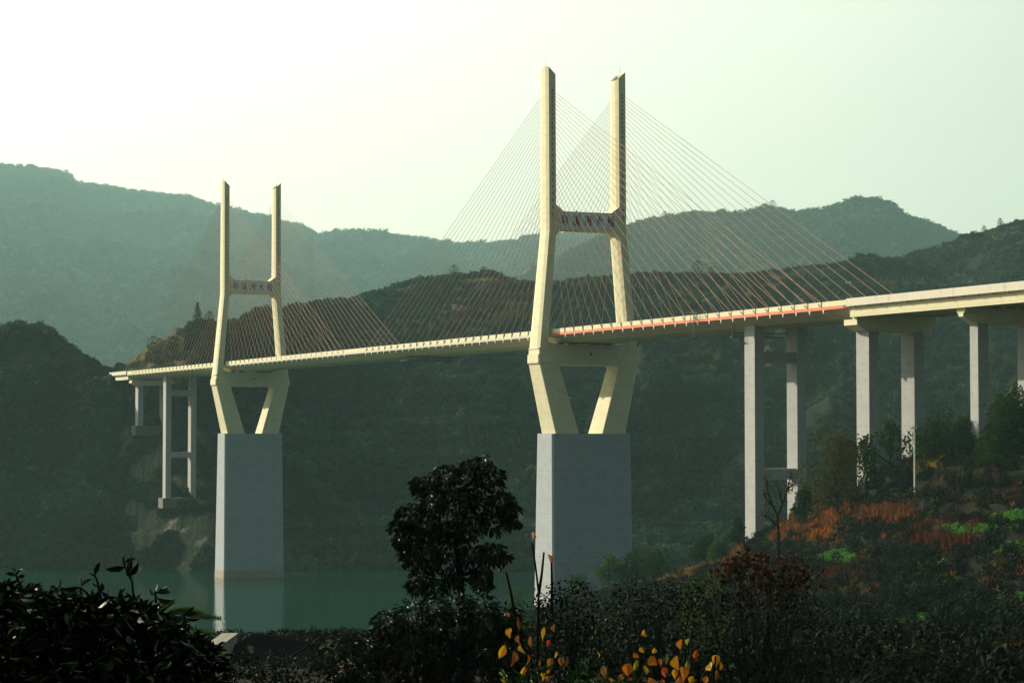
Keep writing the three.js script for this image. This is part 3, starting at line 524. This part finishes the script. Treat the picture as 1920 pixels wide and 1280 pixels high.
// thicket under and beside the tree
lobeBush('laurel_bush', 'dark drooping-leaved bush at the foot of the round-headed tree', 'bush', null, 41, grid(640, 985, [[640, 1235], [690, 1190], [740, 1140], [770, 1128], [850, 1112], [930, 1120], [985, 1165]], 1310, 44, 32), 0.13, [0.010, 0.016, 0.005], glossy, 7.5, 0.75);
const THICKET = [
  ['shrub', 'small-leaved dark shrub below the near tower pedestal', 62, grid(1030, 1130, [[1030, 1100], [1060, 1088], [1100, 1092], [1130, 1110]], 1300, 52, 36), 0.1],
  ['shrub', 'broad black-green shrub below the dry grass slope', 75, grid(1125, 1300, [[1125, 1140], [1160, 1112], [1200, 1106], [1240, 1096], [1280, 1088], [1300, 1086]], 1310, 56, 40), 0.11],
  ['shrub', 'tall yellow-green shrub at the edge of the dry grass', 85, grid(1296, 1345, [[1296, 1085], [1320, 1062], [1345, 1075]], 1200, 40, 28), 0.12, [0.05, 0.085, 0.016], 1],
  ['shrub', 'large dark shrub under the russet-leaved bush', 66, grid(1330, 1500, [[1330, 1085], [1380, 1075], [1440, 1082], [1500, 1105]], 1310, 56, 40), 0.1],
  ['shrub', 'wide dark shrub below the lower green crop patch', 90, grid(1490, 1680, [[1490, 1115], [1540, 1150], [1600, 1170], [1680, 1190]], 1310, 60, 42), 0.12],
  ['shrub', 'dark speckled shrub below the right-hand crop terraces', 100, grid(1670, 1790, [[1670, 1190], [1730, 1205], [1790, 1215]], 1310, 60, 42), 0.13],
  ['shrub', 'dark speckled shrub with a green crop patch above it', 110, grid(1790, 1940, [[1790, 1215], [1850, 1225], [1940, 1220]], 1310, 62, 44), 0.14],
  ['shrub', 'spiky dark shrub between the round-headed tree and the pedestal', 55, grid(955, 1035, [[955, 1138], [990, 1132], [1035, 1150]], 1300, 48, 34), 0.09],
];
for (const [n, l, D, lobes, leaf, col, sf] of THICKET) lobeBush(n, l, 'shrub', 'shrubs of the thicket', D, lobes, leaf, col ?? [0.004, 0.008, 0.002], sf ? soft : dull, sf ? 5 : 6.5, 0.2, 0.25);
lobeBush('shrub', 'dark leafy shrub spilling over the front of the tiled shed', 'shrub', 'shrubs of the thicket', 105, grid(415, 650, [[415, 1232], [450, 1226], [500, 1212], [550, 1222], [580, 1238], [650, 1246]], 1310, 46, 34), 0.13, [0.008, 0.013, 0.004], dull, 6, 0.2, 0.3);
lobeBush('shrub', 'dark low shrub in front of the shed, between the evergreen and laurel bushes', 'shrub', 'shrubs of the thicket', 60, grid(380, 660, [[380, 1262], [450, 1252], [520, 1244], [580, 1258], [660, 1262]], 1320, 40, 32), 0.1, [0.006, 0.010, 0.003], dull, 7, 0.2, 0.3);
lobeBush('russet_bush', 'russet-leaved bush in front of the tall pier foot', 'bush', null, 72, [[1372, 1062, 12], [1398, 1046, 12], [1430, 1050, 12], [1502, 1072, 14], [1520, 1090, 16], [1350, 1078, 12], [1475, 1062, 22], [1405, 1068, 24], [1445, 1075, 26], [1380, 1060, 18], [1490, 1080, 18], [1415, 1090, 26], [1460, 1095, 26], [1440, 1120, 30]], 0.2, [0.032, 0.012, 0.005], autumn, 3, 0.4, 0.9);
// low glossy strap-leaved plants
for (const [px, py, D, l] of [[985, 1262, 14.5, 'green strap-leaved plant under the left cluster of yellow leaves'], [1090, 1268, 14.2, 'green strap-leaved plant between the two clusters of yellow leaves'], [1150, 1285, 14, 'green strap-leaved plant at the foot of the larger cluster of yellow leaves']]) {
  const b = onGround(at(px, py, D).x, D, 0.03), g = thing('strap_leaf_plant', b), s = new Soup(); tag(g, l, 'plant');
  part('stem', tube([V(0, 0, 0), at(px, py + 20, D).sub(b)], [0.012, 0.008], 5).geo(false), M.bark, g);
  for (let i = 0; i < 26; i++) { const p = at(px + rr(-45, 45), py + rr(-6, 36), D + rr(-0.15, 0.15)).sub(b); addLeaf(s, p, V(gauss(), 0.7 + gauss() * 0.4, gauss() * 0.7), V(0, 0.4, 1), rr(0.06, 0.11), 0.018, 0.3, tint([0.035, 0.075, 0.018])); }
  tag(part('leaves', s.geo(false), glossy, g), null, null, null, 'stuff');
}
// autumn saplings close to the camera, each yellow leaf on its own
{
  const broad = (curl, fold) => { // a broad pointed leaf with a fold along its rib, one metre long, hanging down from the origin
    const s = new Soup(), w = [0.02, 0.26, 0.38, 0.4, 0.31, 0.15, 0], P = [];
    for (let i = 0; i < 7; i++) { const t = i / 6, z = curl * t * t; P.push([V(-w[i], -t + 0.02, z + fold * w[i]), V(0, -t, z), V(w[i], -t + 0.02, z + fold * w[i] * 0.7)]); }
    for (let i = 0; i < 6; i++) for (let k = 0; k < 2; k++) { const a = P[i][k], b = P[i][k + 1], c = P[i + 1][k + 1], d = P[i + 1][k]; s.tri(a, d, c).tri(a, c, b); }
    return s;
  };
  const shapes = [[0.35, 0.6], [-0.4, 0.8], [0.6, -0.6], [0.15, 1.1], [-0.3, 0.45]];
  const spots = noiseTexture(128, (u, v) => { const n = pfbm(u, v, 6, 4, 5), k = n > 0.28 ? 0.45 : 0.95 + n * 0.3; return [k, k * 0.95, k * 0.9]; });
  const mats = {}, tones = { y: [0.56, 0.31, 0.02], o: [0.50, 0.17, 0.02], r: [0.42, 0.07, 0.02], b: [0.30, 0.14, 0.035], g: [0.36, 0.36, 0.05] };
  for (const k in tones) { const m = new THREE.MeshPhysicalMaterial({ roughness: 0.7, specularIntensity: 0.12, side: THREE.DoubleSide, transmission: 0.5, thickness: 0, map: spots }); m.color.setRGB(...tones[k]); mats[k] = m; }
  const geos = shapes.map(([c, f]) => boxUV(broad(c, f).geo(false)));
  const sapling = (D, label, stems, leaves) => {
    const b = onGround(at(stems[0][0][0], 1280, D).x, D, 0.03), g = thing('autumn_sapling', b); tag(g, label, 'sapling', 'saplings with yellow autumn leaves');
    for (const st of stems) { const P = st.map(([x, y], i) => at(x, y, D).sub(b)); if (st[0][1] >= 1278) P.unshift(V(0, 0, 0)); part('stem', tube(P, P.map((_, i) => lerp(0.011, 0.004, i / P.length)), 5).geo(false), M.bark, g); }
    for (const [x, y, w, h, t] of leaves) {
      const m = part('leaf', geos[Math.floor(rnd() * 5)], mats[t], g), p = at(x, y - h / 2, D + rr(-0.12, 0.12)).sub(b), k = D / FOCAL;
      m.position.copy(p); const len = Math.max(h, w * 0.9) * k * 0.84; m.scale.set(Math.max(w, 8) * k / 1.02, len, len); m.rotation.set(rr(-0.7, 0.5), rr(-1.0, 1.0), w > h ? rr(0.7, 1.3) * (rnd() < 0.5 ? -1 : 1) : rr(-0.4, 0.4));
    }
  };
  sapling(15, 'bare-topped sapling with hanging yellow leaves and two brown leaves at its tips', [[[1007, 1280], [1009, 1180], [1010, 1110], [1004, 1060], [998, 1018]], [[1010, 1115], [1016, 1075], [1020, 1035]], [[1034, 1150], [1035, 1100], [1034, 1055]], [[965, 1155], [958, 1110], [949, 1072]]],
    [[997, 1010, 13, 24, 'b'], [1027, 1052, 13, 26, 'b'], [957, 1192, 15, 28, 'y'], [946, 1227, 19, 36, 'y'], [963, 1238, 20, 32, 'b'], [973, 1205, 13, 28, 'o'], [970, 1172, 9, 32, 'b'], [975, 1220, 14, 22, 'y'], [989, 1240, 11, 26, 'o'], [985, 1264, 19, 30, 'y'], [1021, 1190, 9, 28, 'y'], [1031, 1208, 11, 16, 'r'], [1033, 1248, 15, 28, 'b'], [1051, 1242, 20, 22, 'b'], [1063, 1248, 9, 34, 'b'], [1010, 1247, 6, 20, 'y'], [1030, 1268, 14, 26, 'o'], [951, 1156, 15, 17, 'o'], [1040, 1180, 12, 20, 'b'], [1043, 1228, 12, 14, 'y'], [945, 1276, 16, 18, 'y'], [995, 1205, 10, 26, 'b'], [1016, 1270, 12, 20, 'y']]);
  sapling(14.6, 'sapling with a dense cluster of orange and yellow leaves', [[[1195, 1280], [1200, 1250], [1205, 1225]], [[1240, 1285], [1235, 1250], [1228, 1225]], [[1170, 1285], [1180, 1255]]],
    [[1210, 1190, 17, 9, 'y'], [1203, 1221, 15, 17, 'y'], [1189, 1230, 17, 13, 'o'], [1227, 1221, 13, 14, 'y'], [1218, 1238, 27, 12, 'o'], [1195, 1250, 12, 26, 'g'], [1208, 1259, 22, 24, 'y'], [1178, 1259, 27, 30, 'o'], [1165, 1273, 15, 19, 'o'], [1131, 1262, 15, 30, 'b'], [1125, 1231, 18, 11, 'y'], [1240, 1243, 15, 17, 'o'], [1250, 1239, 9, 26, 'g'], [1244, 1262, 17, 24, 'r'], [1217, 1278, 22, 15, 'o'], [1240, 1280, 15, 15, 'o'], [1190, 1280, 17, 13, 'r'], [1150, 1280, 14, 12, 'y']]);
  sapling(14.8, 'sapling with paired orange leaves beside the thin grey stalk', [[[1288, 1285], [1286, 1250], [1284, 1215]], [[1310, 1285], [1309, 1240]]],
    [[1270, 1246, 24, 34, 'y'], [1279, 1210, 15, 24, 'o'], [1293, 1205, 9, 17, 'g'], [1306, 1232, 14, 28, 'r'], [1280, 1266, 24, 32, 'o'], [1265, 1265, 15, 22, 'y'], [1288, 1252, 11, 24, 'g'], [1300, 1276, 17, 17, 'y'], [1270, 1280, 20, 13, 'o']]);
  sapling(15.2, 'sapling with broad yellow-brown leaves beside the dark shrubs', [[[1338, 1285], [1340, 1255], [1342, 1230]]], [[1343, 1242, 20, 28, 'y'], [1331, 1258, 24, 30, 'y'], [1345, 1268, 13, 24, 'b'], [1326, 1276, 17, 17, 'o'], [1350, 1252, 10, 26, 'y']]);
}
// trees on the crest of the hillside, each from its own lobes
function hillTree(name, label, group, px, topY, D, wide, colour, density, sparse = 0, lobeCount = 16, leaf = 0.62) {
  const x = (px - W / 2) / FOCAL * D, base = onGround(x, D, 0.15), topP = at(px, topY, D), Hh = Math.max(2.5, topP.y - base.y), R = wide * 0.62 / FOCAL * D, g = thing(name, base); tag(g, label, 'tree', group);
  const s = new Soup(), wood = [tube([V(0, 0, 0), V(rr(-0.1, 0.1) * R, Hh * 0.45, 0), V(rr(-0.1, 0.1) * R, Hh * 0.9, 0)], [0.035 * Hh * 0.5, 0.02 * Hh * 0.5, 0.04], 6).geo(false)];
  for (let i = 0; i < lobeCount; i++) {
    const t = lerp(sparse ? 0.35 : 0.22, 0.93, (i + rnd()) / lobeCount), a = rnd() * 6.28, rad = R * Math.sqrt(rnd()) * 0.8 * Math.sin(Math.PI * clamp(t * 0.85 + 0.12)), c = V(Math.cos(a) * rad, t * Hh, Math.sin(a) * rad), lr = (sparse ? 0.26 : 0.38) * R * rr(0.7, 1.25);
    wood.push(tube([V(0, t * Hh * 0.6, 0), V(c.x * 0.6, t * Hh * 0.85, c.z * 0.6), c], [0.012 * Hh, 0.008 * Hh, 0.02], 4).geo(false));
    for (let k = 0; k < density; k++) { const d = V(gauss(), gauss(), gauss()).normalize(), p = c.clone().addScaledVector(d, lr * Math.cbrt(rr(0.1, 1))); p.y += lr * 0.25 * d.y; addBit(s, p, leaf * rr(0.6, 1.3), tint(colour)); }
  }
  part('trunk', join(wood), M.bark, g); tag(part('crown', s.geo(false), soft, g), null, null, null, 'stuff');
}
const GREEN = [0.014, 0.036, 0.005], LIME = [0.035, 0.08, 0.008], OLIVE = [0.05, 0.05, 0.008];
for (const t of [
  ['round olive-brown tree before the stepped-cap pier', 1568, 812, 462, 118, OLIVE, 200, 0, 22], ['slim leafy tree touching the stepped-cap pier leg', 1622, 812, 468, 66, GREEN, 80, 1, 16], ['tall wispy tree between the legs of the stepped-cap pier', 1668, 785, 475, 66, GREEN, 70, 1, 14],
  ['dark bushy tree just behind the utility pole', 1762, 795, 468, 112, GREEN, 190, 0, 20], ['dark tree beside the slender pier foot', 1808, 792, 462, 62, GREEN, 150, 0, 16], ['large dark tree shading the slender pier', 1898, 748, 420, 120, GREEN, 260, 0, 26], ['bright green tree below the large dark tree', 1858, 795, 430, 64, GREEN, 160, 0, 16],
  ['small tree with drooping sprays below the pedestal', 1142, 1042, 560, 72, LIME, 110, 1, 14], ['dark small tree at the corner of the pedestal', 1185, 1040, 560, 60, GREEN, 120, 0, 14], ['small tree on the slope between the pedestal and the tall pier', 1232, 1036, 555, 60, GREEN, 110, 0, 14], ['palm-like tree halfway up the slope to the tall pier', 1322, 1004, 545, 58, GREEN, 100, 1, 12], ['slim dark tree next to the tall pier foot', 1384, 972, 540, 34, GREEN, 110, 0, 12], ['low bright bush under the palm-like tree', 1352, 1012, 535, 46, LIME, 100, 0, 12],
  ['low tree by the foot of the near tower pedestal', 1085, 1082, 600, 60, GREEN, 120, 0, 14], ['little tree at the water side of the pedestal', 966, 1102, 610, 36, LIME, 90, 0, 10], ['small dark tree beside the two-beam pier leg', 1508, 905, 480, 40, GREEN, 110, 0, 12],
]) hillTree('hillside_tree', t[0], 'trees on the crest of the near bank', ...t.slice(1));
{ // gaunt tree with few leaves in front of the tall pier
  const D = 300, b = onGround(at(1462, 1000, D).x, D, 0.2), g = thing('gaunt_tree', b), q = (x, y) => at(x, y, D).sub(b); tag(g, 'gaunt dark tree with forked limbs in front of the tall pier', 'tree');
  const limbs = [[[1460, 1000], [1458, 965], [1448, 945], [1440, 920], [1437, 895]], [[1458, 970], [1468, 945], [1476, 920], [1484, 890]], [[1448, 945], [1440, 938], [1432, 925]], [[1468, 945], [1462, 925], [1458, 908]], [[1476, 920], [1482, 912], [1488, 906]], [[1456, 985], [1444, 972], [1432, 966]]].map((l) => l.map(([x, y]) => q(x, y)));
  limbs[0].unshift(V(0, 0, 0)); part('trunk', join(limbs.map((l, i) => tube(l, l.map((_, k) => lerp(i ? 0.14 : 0.24, 0.04, k / l.length)), 6).geo(false))), M.bark, g);
  const s = new Soup(); for (const l of limbs) for (const p of l.slice(1)) for (let k = 0; k < 34; k++) addBit(s, p.clone().add(V(gauss() * 0.45, gauss() * 0.45, gauss() * 0.45)), 0.3, tint([0.04, 0.045, 0.014])); tag(part('crown', s.geo(false), soft, g), null, null, null, 'stuff');
}
// masses on the near bank: dry grass, low scrub, crops
{
  const tuft = new Soup(); for (let i = 0; i < 18; i++) { const a = rnd() * 6.28, r = rr(0, 0.35), b = V(Math.cos(a) * r, 0, Math.sin(a) * r), lean = V(Math.cos(a) * rr(0.1, 0.5), rr(0.6, 1.05), Math.sin(a) * rr(0.1, 0.5)), sd = V(-Math.sin(a) * 0.05, 0, Math.cos(a) * 0.05), m = b.clone().addScaledVector(lean, 0.55); tuft.tri(b.clone().sub(sd), b.clone().add(sd), m.clone().add(sd)).tri(b.clone().sub(sd), m.clone().add(sd), m.clone().sub(sd)).tri(m.clone().sub(sd), m.clone().add(sd), b.clone().add(lean).add(V(lean.x * 0.3, -0.05, lean.z * 0.3))); }
  const tuftGeo = tuft.geo(false), shrubGeo = clumpGeo(150, 0.17, 0.85), dry = [], scrub = [];
  const put = (list, x, D, s, h, c) => { const t = tint(c, 0.5); list.push([x, ground(x, D) - 0.05, -D, s, h, rnd() * 6.28, ...t]); };
  const GRASS = [[[[1500, 948], [1610, 955], [1600, 1012], [1430, 1022]], 1500, [0.24, 0.085, 0.014]], [[[1600, 955], [1715, 950], [1715, 975], [1610, 985]], 600, [0.15, 0.05, 0.012]], [[[1718, 868], [1800, 848], [1800, 868], [1722, 884]], 500, [0.22, 0.15, 0.02]], [[[1690, 1000], [1830, 985], [1840, 1030], [1710, 1035]], 700, [0.075, 0.020, 0.007]], [[[1250, 1068], [1400, 1012], [1400, 1050], [1260, 1090]], 800, [0.22, 0.12, 0.02]], [[[1105, 1100], [1300, 1066], [1300, 1090], [1110, 1112]], 700, [0.20, 0.11, 0.02]], [[[1820, 1240], [1925, 1228], [1925, 1258], [1830, 1262]], 250, [0.065, 0.016, 0.007]], [[[1470, 925], [1510, 900], [1520, 940], [1480, 960]], 250, [0.22, 0.10, 0.016]], [[[1540, 1070], [1620, 1060], [1620, 1095], [1550, 1100]], 300, [0.065, 0.018, 0.007]]];
  const FIELDS = [[[[1512, 1050], [1602, 1022], [1606, 1052], [1520, 1066]], 700], [[[1765, 992], [1925, 958], [1925, 992], [1790, 1004]], 1100], [[[1860, 1032], [1925, 1016], [1925, 1036], [1868, 1040]], 300], [[[1848, 1128], [1925, 1112], [1925, 1132], [1850, 1138]], 260], [[[1650, 1172], [1745, 1150], [1745, 1172], [1660, 1184]], 300], [[[1870, 1155], [1925, 1148], [1925, 1160], [1880, 1168]], 160]];
  const inside = (po, [x, y]) => { let c = false; for (let i = 0, j = po.length - 1; i < po.length; j = i++) if ((po[i][1] > y) !== (po[j][1] > y) && x < (po[j][0] - po[i][0]) * (y - po[i][1]) / (po[j][1] - po[i][1]) + po[i][0]) c = !c; return c; };
  for (let i = 0; i < 34000; i++) {
    const D = 90 + 540 * Math.pow(rnd(), 0.7), u = rr(-0.15, 0.235), x = u * D; if (D < 175 && u < -0.08) continue; const f = fbm(x * 0.045, D * 0.03, 3, 24); if (ground(x, D) < 2.4) continue;
    const pq = [W / 2 + u * FOCAL, HORIZON + (EYE - ground(x, D)) / D * FOCAL]; if (D > 120 && [...FIELDS, ...GRASS].some(([po]) => inside(po, pq)) && fbm(x * 0.16, D * 0.12, 3, 77) > -0.3 && rnd() < 0.85) continue;
    if (f > -0.02 && rnd() < (u < -0.04 ? 0.35 : 0.12) + 0.6 * f && (D > 230 || u < -0.04)) put(dry, x, D, rr(0.5, 1.3), rr(0.6, 1.7), rnd() < 0.3 ? [0.09, 0.08, 0.018] : rnd() < 0.55 ? [0.13, 0.042, 0.010] : [0.19, 0.085, 0.016]);
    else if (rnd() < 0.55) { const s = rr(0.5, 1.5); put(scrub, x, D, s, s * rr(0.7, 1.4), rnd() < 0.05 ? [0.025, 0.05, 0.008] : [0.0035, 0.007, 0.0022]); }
  }
  for (const [poly, n, c] of GRASS)
    for (let i = 0; i < n; i++) { const u = rnd(), v = rnd(), l = (a, b, t) => [lerp(a[0], b[0], t), lerp(a[1], b[1], t)], q = l(l(poly[0], poly[1], u), l(poly[3], poly[2], u), v), p = hit(q[0], q[1], 130); if (p && fbm(p.x * 0.16, -p.z * 0.12, 3, 77) > -0.3) put(dry, p.x + gauss(), -p.z + gauss() * 3, rr(0.4, 1.0), rr(0.35, 1.7), c.map((q) => q * 1.15)); }
  mass('dry_grass', 'orange-brown dry grass on the terrace edges', 'grass', tuftGeo, massMat, dry);
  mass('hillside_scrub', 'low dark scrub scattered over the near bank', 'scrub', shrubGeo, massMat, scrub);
  const crops = [], cropGeo = clumpGeo(50, 0.3, 0.7);
  for (const [poly, n] of FIELDS)
    for (let i = 0; i < n * 2.5; i++) { const u = rnd(), v = rnd(), l = (a, b, t) => [lerp(a[0], b[0], t), lerp(a[1], b[1], t)], q = l(l(poly[0], poly[1], u), l(poly[3], poly[2], u), v), p = hit(q[0], q[1], 130); if (p && fbm(p.x * 0.2, -p.z * 0.15, 3, 78) > -0.55) { const s = rr(0.18, 0.5), t = tint([0.05, 0.14, 0.015], 0.5); crops.push([p.x, p.y - 0.05, p.z, s, s, rnd() * 6.28, ...t]); } }
  mass('crop_rows', 'bright green low crops on the terraces', 'crops', cropGeo, massMat, crops);
}

// ---------------------------------------------------------------- small things
{ // utility pole among the hillside trees
  const D = 440, b = onGround((1715 - W / 2) / FOCAL * D, D, 0.3), h = at(1715, 801, D).y - b.y, g = thing('utility_pole', b); tag(g, 'pale concrete utility pole among the hillside trees', 'utility pole');
  part('pole', tube([V(0, 0, 0), V(0, h, 0)], [0.23, 0.15], 10).geo(), M.pole, g); part('crossarm', boxAt(-0.9, 0.5, h - 0.3, h - 0.15, -0.08, 0.08), M.steel, g);
  for (const x of [-0.8, 0.4]) part('insulator', tube([V(x, h - 0.15, 0), V(x, h + 0.15, 0)], [0.06, 0.04], 6).geo(), M.white, g);
}
{ // dark tiled shed and the ramp wall beside it, below the bush
  const a = at(480, 1189, 150), b = at(583, 1204, 143.9), c = a.clone().lerp(b, 0.5), len = a.distanceTo(b) + 0.5, turn = Math.atan2(-(b.z - a.z), b.x - a.x), gy = ground(c.x, -c.z) - 0.3;
  const g = thing('tiled_shed', V(c.x, gy, c.z), turn), e = c.y - gy; tag(g, 'low dark shed with a tiled gable roof above the shore', 'shed');
  part('wall', prism([[-2.3, 0], [2.3, 0], [2.3, e - 1.0], [0, e - 0.15], [-2.3, e - 1.0]], 'x', -len / 2 + 0.3, len / 2 - 0.3), M.wallDark, g);
  for (const s of [1, -1]) { const roof = part('roof', prism([[0, e], [s * 2.8, e - 1.2], [s * 2.8, e - 1.32], [0, e - 0.12]], 'x', -len / 2, len / 2), M.tile, g); for (let x = -len / 2 + 0.15; x < len / 2; x += 0.3) part('tile_row', tube([V(x, e + 0.02, 0), V(x, e - 1.19, s * 2.8)], [0.06, 0.06], 5).geo(), M.tile, roof); }
  part('door', boxAt(-0.4, 0.4, 0, 1.6, 2.3, 2.34), M.bark, g);
  const w0 = at(402, 1207, 142.5), w1 = at(431, 1187, 150.5), wc = w0.clone().lerp(w1, 0.5), wl = w0.distanceTo(w1), wy = ground(wc.x, -wc.z) - 0.3, w = thing('ramp_wall', V(wc.x, wy, wc.z), Math.atan2(-(w1.z - w0.z), w1.x - w0.x)); tag(w, 'thick concrete ramp wall with a pale top beside the tiled shed', 'wall');
  part('wall', boxAt(-wl / 2, wl / 2, 0, wc.y - wy - 0.15, -0.45, 0.45), M.brownConcrete, w); part('coping', boxAt(-wl / 2 - 0.05, wl / 2 + 0.05, wc.y - wy - 0.15, wc.y - wy, -0.52, 0.52), M.coping, w);
}
function house(name, label, p, turn, w, d, h, floors, bays, wallMat, group) {
  const g = thing(name, p, turn); tag(g, label, 'house', group);
  part('wall', boxAt(-w / 2, w / 2, -3, h, -d / 2, d / 2), wallMat, g);
  part('roof', boxAt(-w / 2 - 0.4, w / 2 + 0.4, h, h + 0.5, -d / 2 - 0.4, d / 2 + 0.4), M.roofGrey, g);
  for (let f = 0; f < floors; f++) for (let i = 0; i < bays; i++) { const x = -w / 2 + (i + 0.5) * w / bays, y = (f + 0.5) * h / floors; part('window', boxAt(x - w / bays * 0.28, x + w / bays * 0.28, y - h / floors * 0.25, y + h / floors * 0.25, d / 2, d / 2 + 0.06), M.glassDark, g); }
}
function onSheet(px, py, sheet) { // nearest sheet vertex to the sight line through a pixel
  let best = null, bd = 1e9; for (const s of sheet.surf) { if (s[3] > 1) continue; const D = -s[2], qx = W / 2 + s[0] / D * FOCAL, dy = (s[1] - EYE) / D, qy = H / 2 - FOCAL * (dy * CP - SP) / (CP + dy * SP), e = (qx - px) ** 2 + (qy - py) ** 2; if (e < bd) { bd = e; best = s; } } return V(best[0], best[1], best[2]);
}
house('white_house', 'long white building on the hazy mountainside between the towers', onSheet(690, 503, leftRange), 0.2, 24, 12, 9, 2, 5, M.white, 'white houses on the mountainside');
house('white_house', 'smaller white building uphill of the long white building', onSheet(714, 500, leftRange), 0.1, 18, 10, 8, 2, 3, M.white, 'white houses on the mountainside');
house('farmhouse', 'pale farmhouse on the terraced far bank above the deck joint', onSheet(1590, 548, farBank), 0.3, 9, 6, 4.5, 1, 3, M.white, 'farmhouses on the far bank');
house('farmhouse', 'small pale farmhouse above its larger neighbour on the far bank', onSheet(1593, 538, farBank), -0.2, 4, 4, 3.5, 1, 1, M.white, 'farmhouses on the far bank');
house('farmhouse', 'tiny white hut alone on the terraces between the towers', onSheet(851, 581, farBank), 0, 2.2, 2.2, 3, 1, 1, M.white, 'farmhouses on the far bank');
house('shore_hut', 'low hut with a flat pale roof beside the near pedestal', onGround((968 - W / 2) / FOCAL * 600, 600), 0.1, 5, 4, 2.4, 1, 2, M.wallDark);
// single trees that stand out on the far crests
for (const [px, hgt, wide, l, sheet, col] of [[370, 11, 5.2, 'pointed dark cypress on the crest behind the river tower', farBank], [392, 7, 6, 'round bush-like tree next to the pointed cypress', farBank], [285, 6, 7, 'lone tree low on the sunlit spur behind the bridge end', farBank], [1312, 11, 12, 'clump-headed tree on the crest behind the landward cables', farBank], [1336, 7, 8, 'low tree beside the clump-headed tree', farBank], [852, 8, 10, 'bushy tree on the highest terrace between the towers', farBank], [908, 7, 9, 'second bushy tree on the highest terrace between the towers', farBank], [1880, 9, 6, 'thin-stemmed tree on the skyline above the viaduct', farBank], [1850, 7, 6, 'short tree near the thin-stemmed skyline tree', farBank], [343, 22, 18, 'lone tree on the hazy mountain skyline', leftRange], [1452, 20, 22, 'bushy tree on the mountain skyline by the topmost cables', rightRange], [1246, 20, 20, 'small grove tree on the mountain skyline behind the cables', rightRange]]) {
  const { surf, nu, up, along } = sheet, x0 = sheet === farBank ? -260 : sheet === leftRange ? -260 : 980, x1 = sheet === farBank ? 2150 : sheet === leftRange ? 1400 : 2050, i = Math.round((px - x0) / (x1 - x0) * along), r = surf[(up - 1) * nu + i], b = V(r[0], r[1] - 0.4, r[2]), g = thing('skyline_tree', b), s = new Soup(); tag(g, l, 'tree', 'single trees on the far crests');
  for (let k = 0; k < 500; k++) { const t = rr(0.2, 1), cone = wide < 5.5 ? (1 - t) * 1.2 + 0.12 : Math.sin(Math.PI * clamp(t * 0.8 + 0.12)), a = rnd() * 6.28, q = Math.sqrt(rnd()) * wide / 2 * cone; addBit(s, V(Math.cos(a) * q, t * hgt, Math.sin(a) * q), hgt * 0.07, tint([0.014, 0.026, 0.014])); }
  part('trunk', tube([V(0, 0, 0), V(0, hgt * 0.8, 0)], [hgt * 0.025, hgt * 0.008], 5).geo(false), M.bark, g); tag(part('crown', s.geo(false), soft, g), null, null, null, 'stuff');
}
renderer.render(scene, camera);
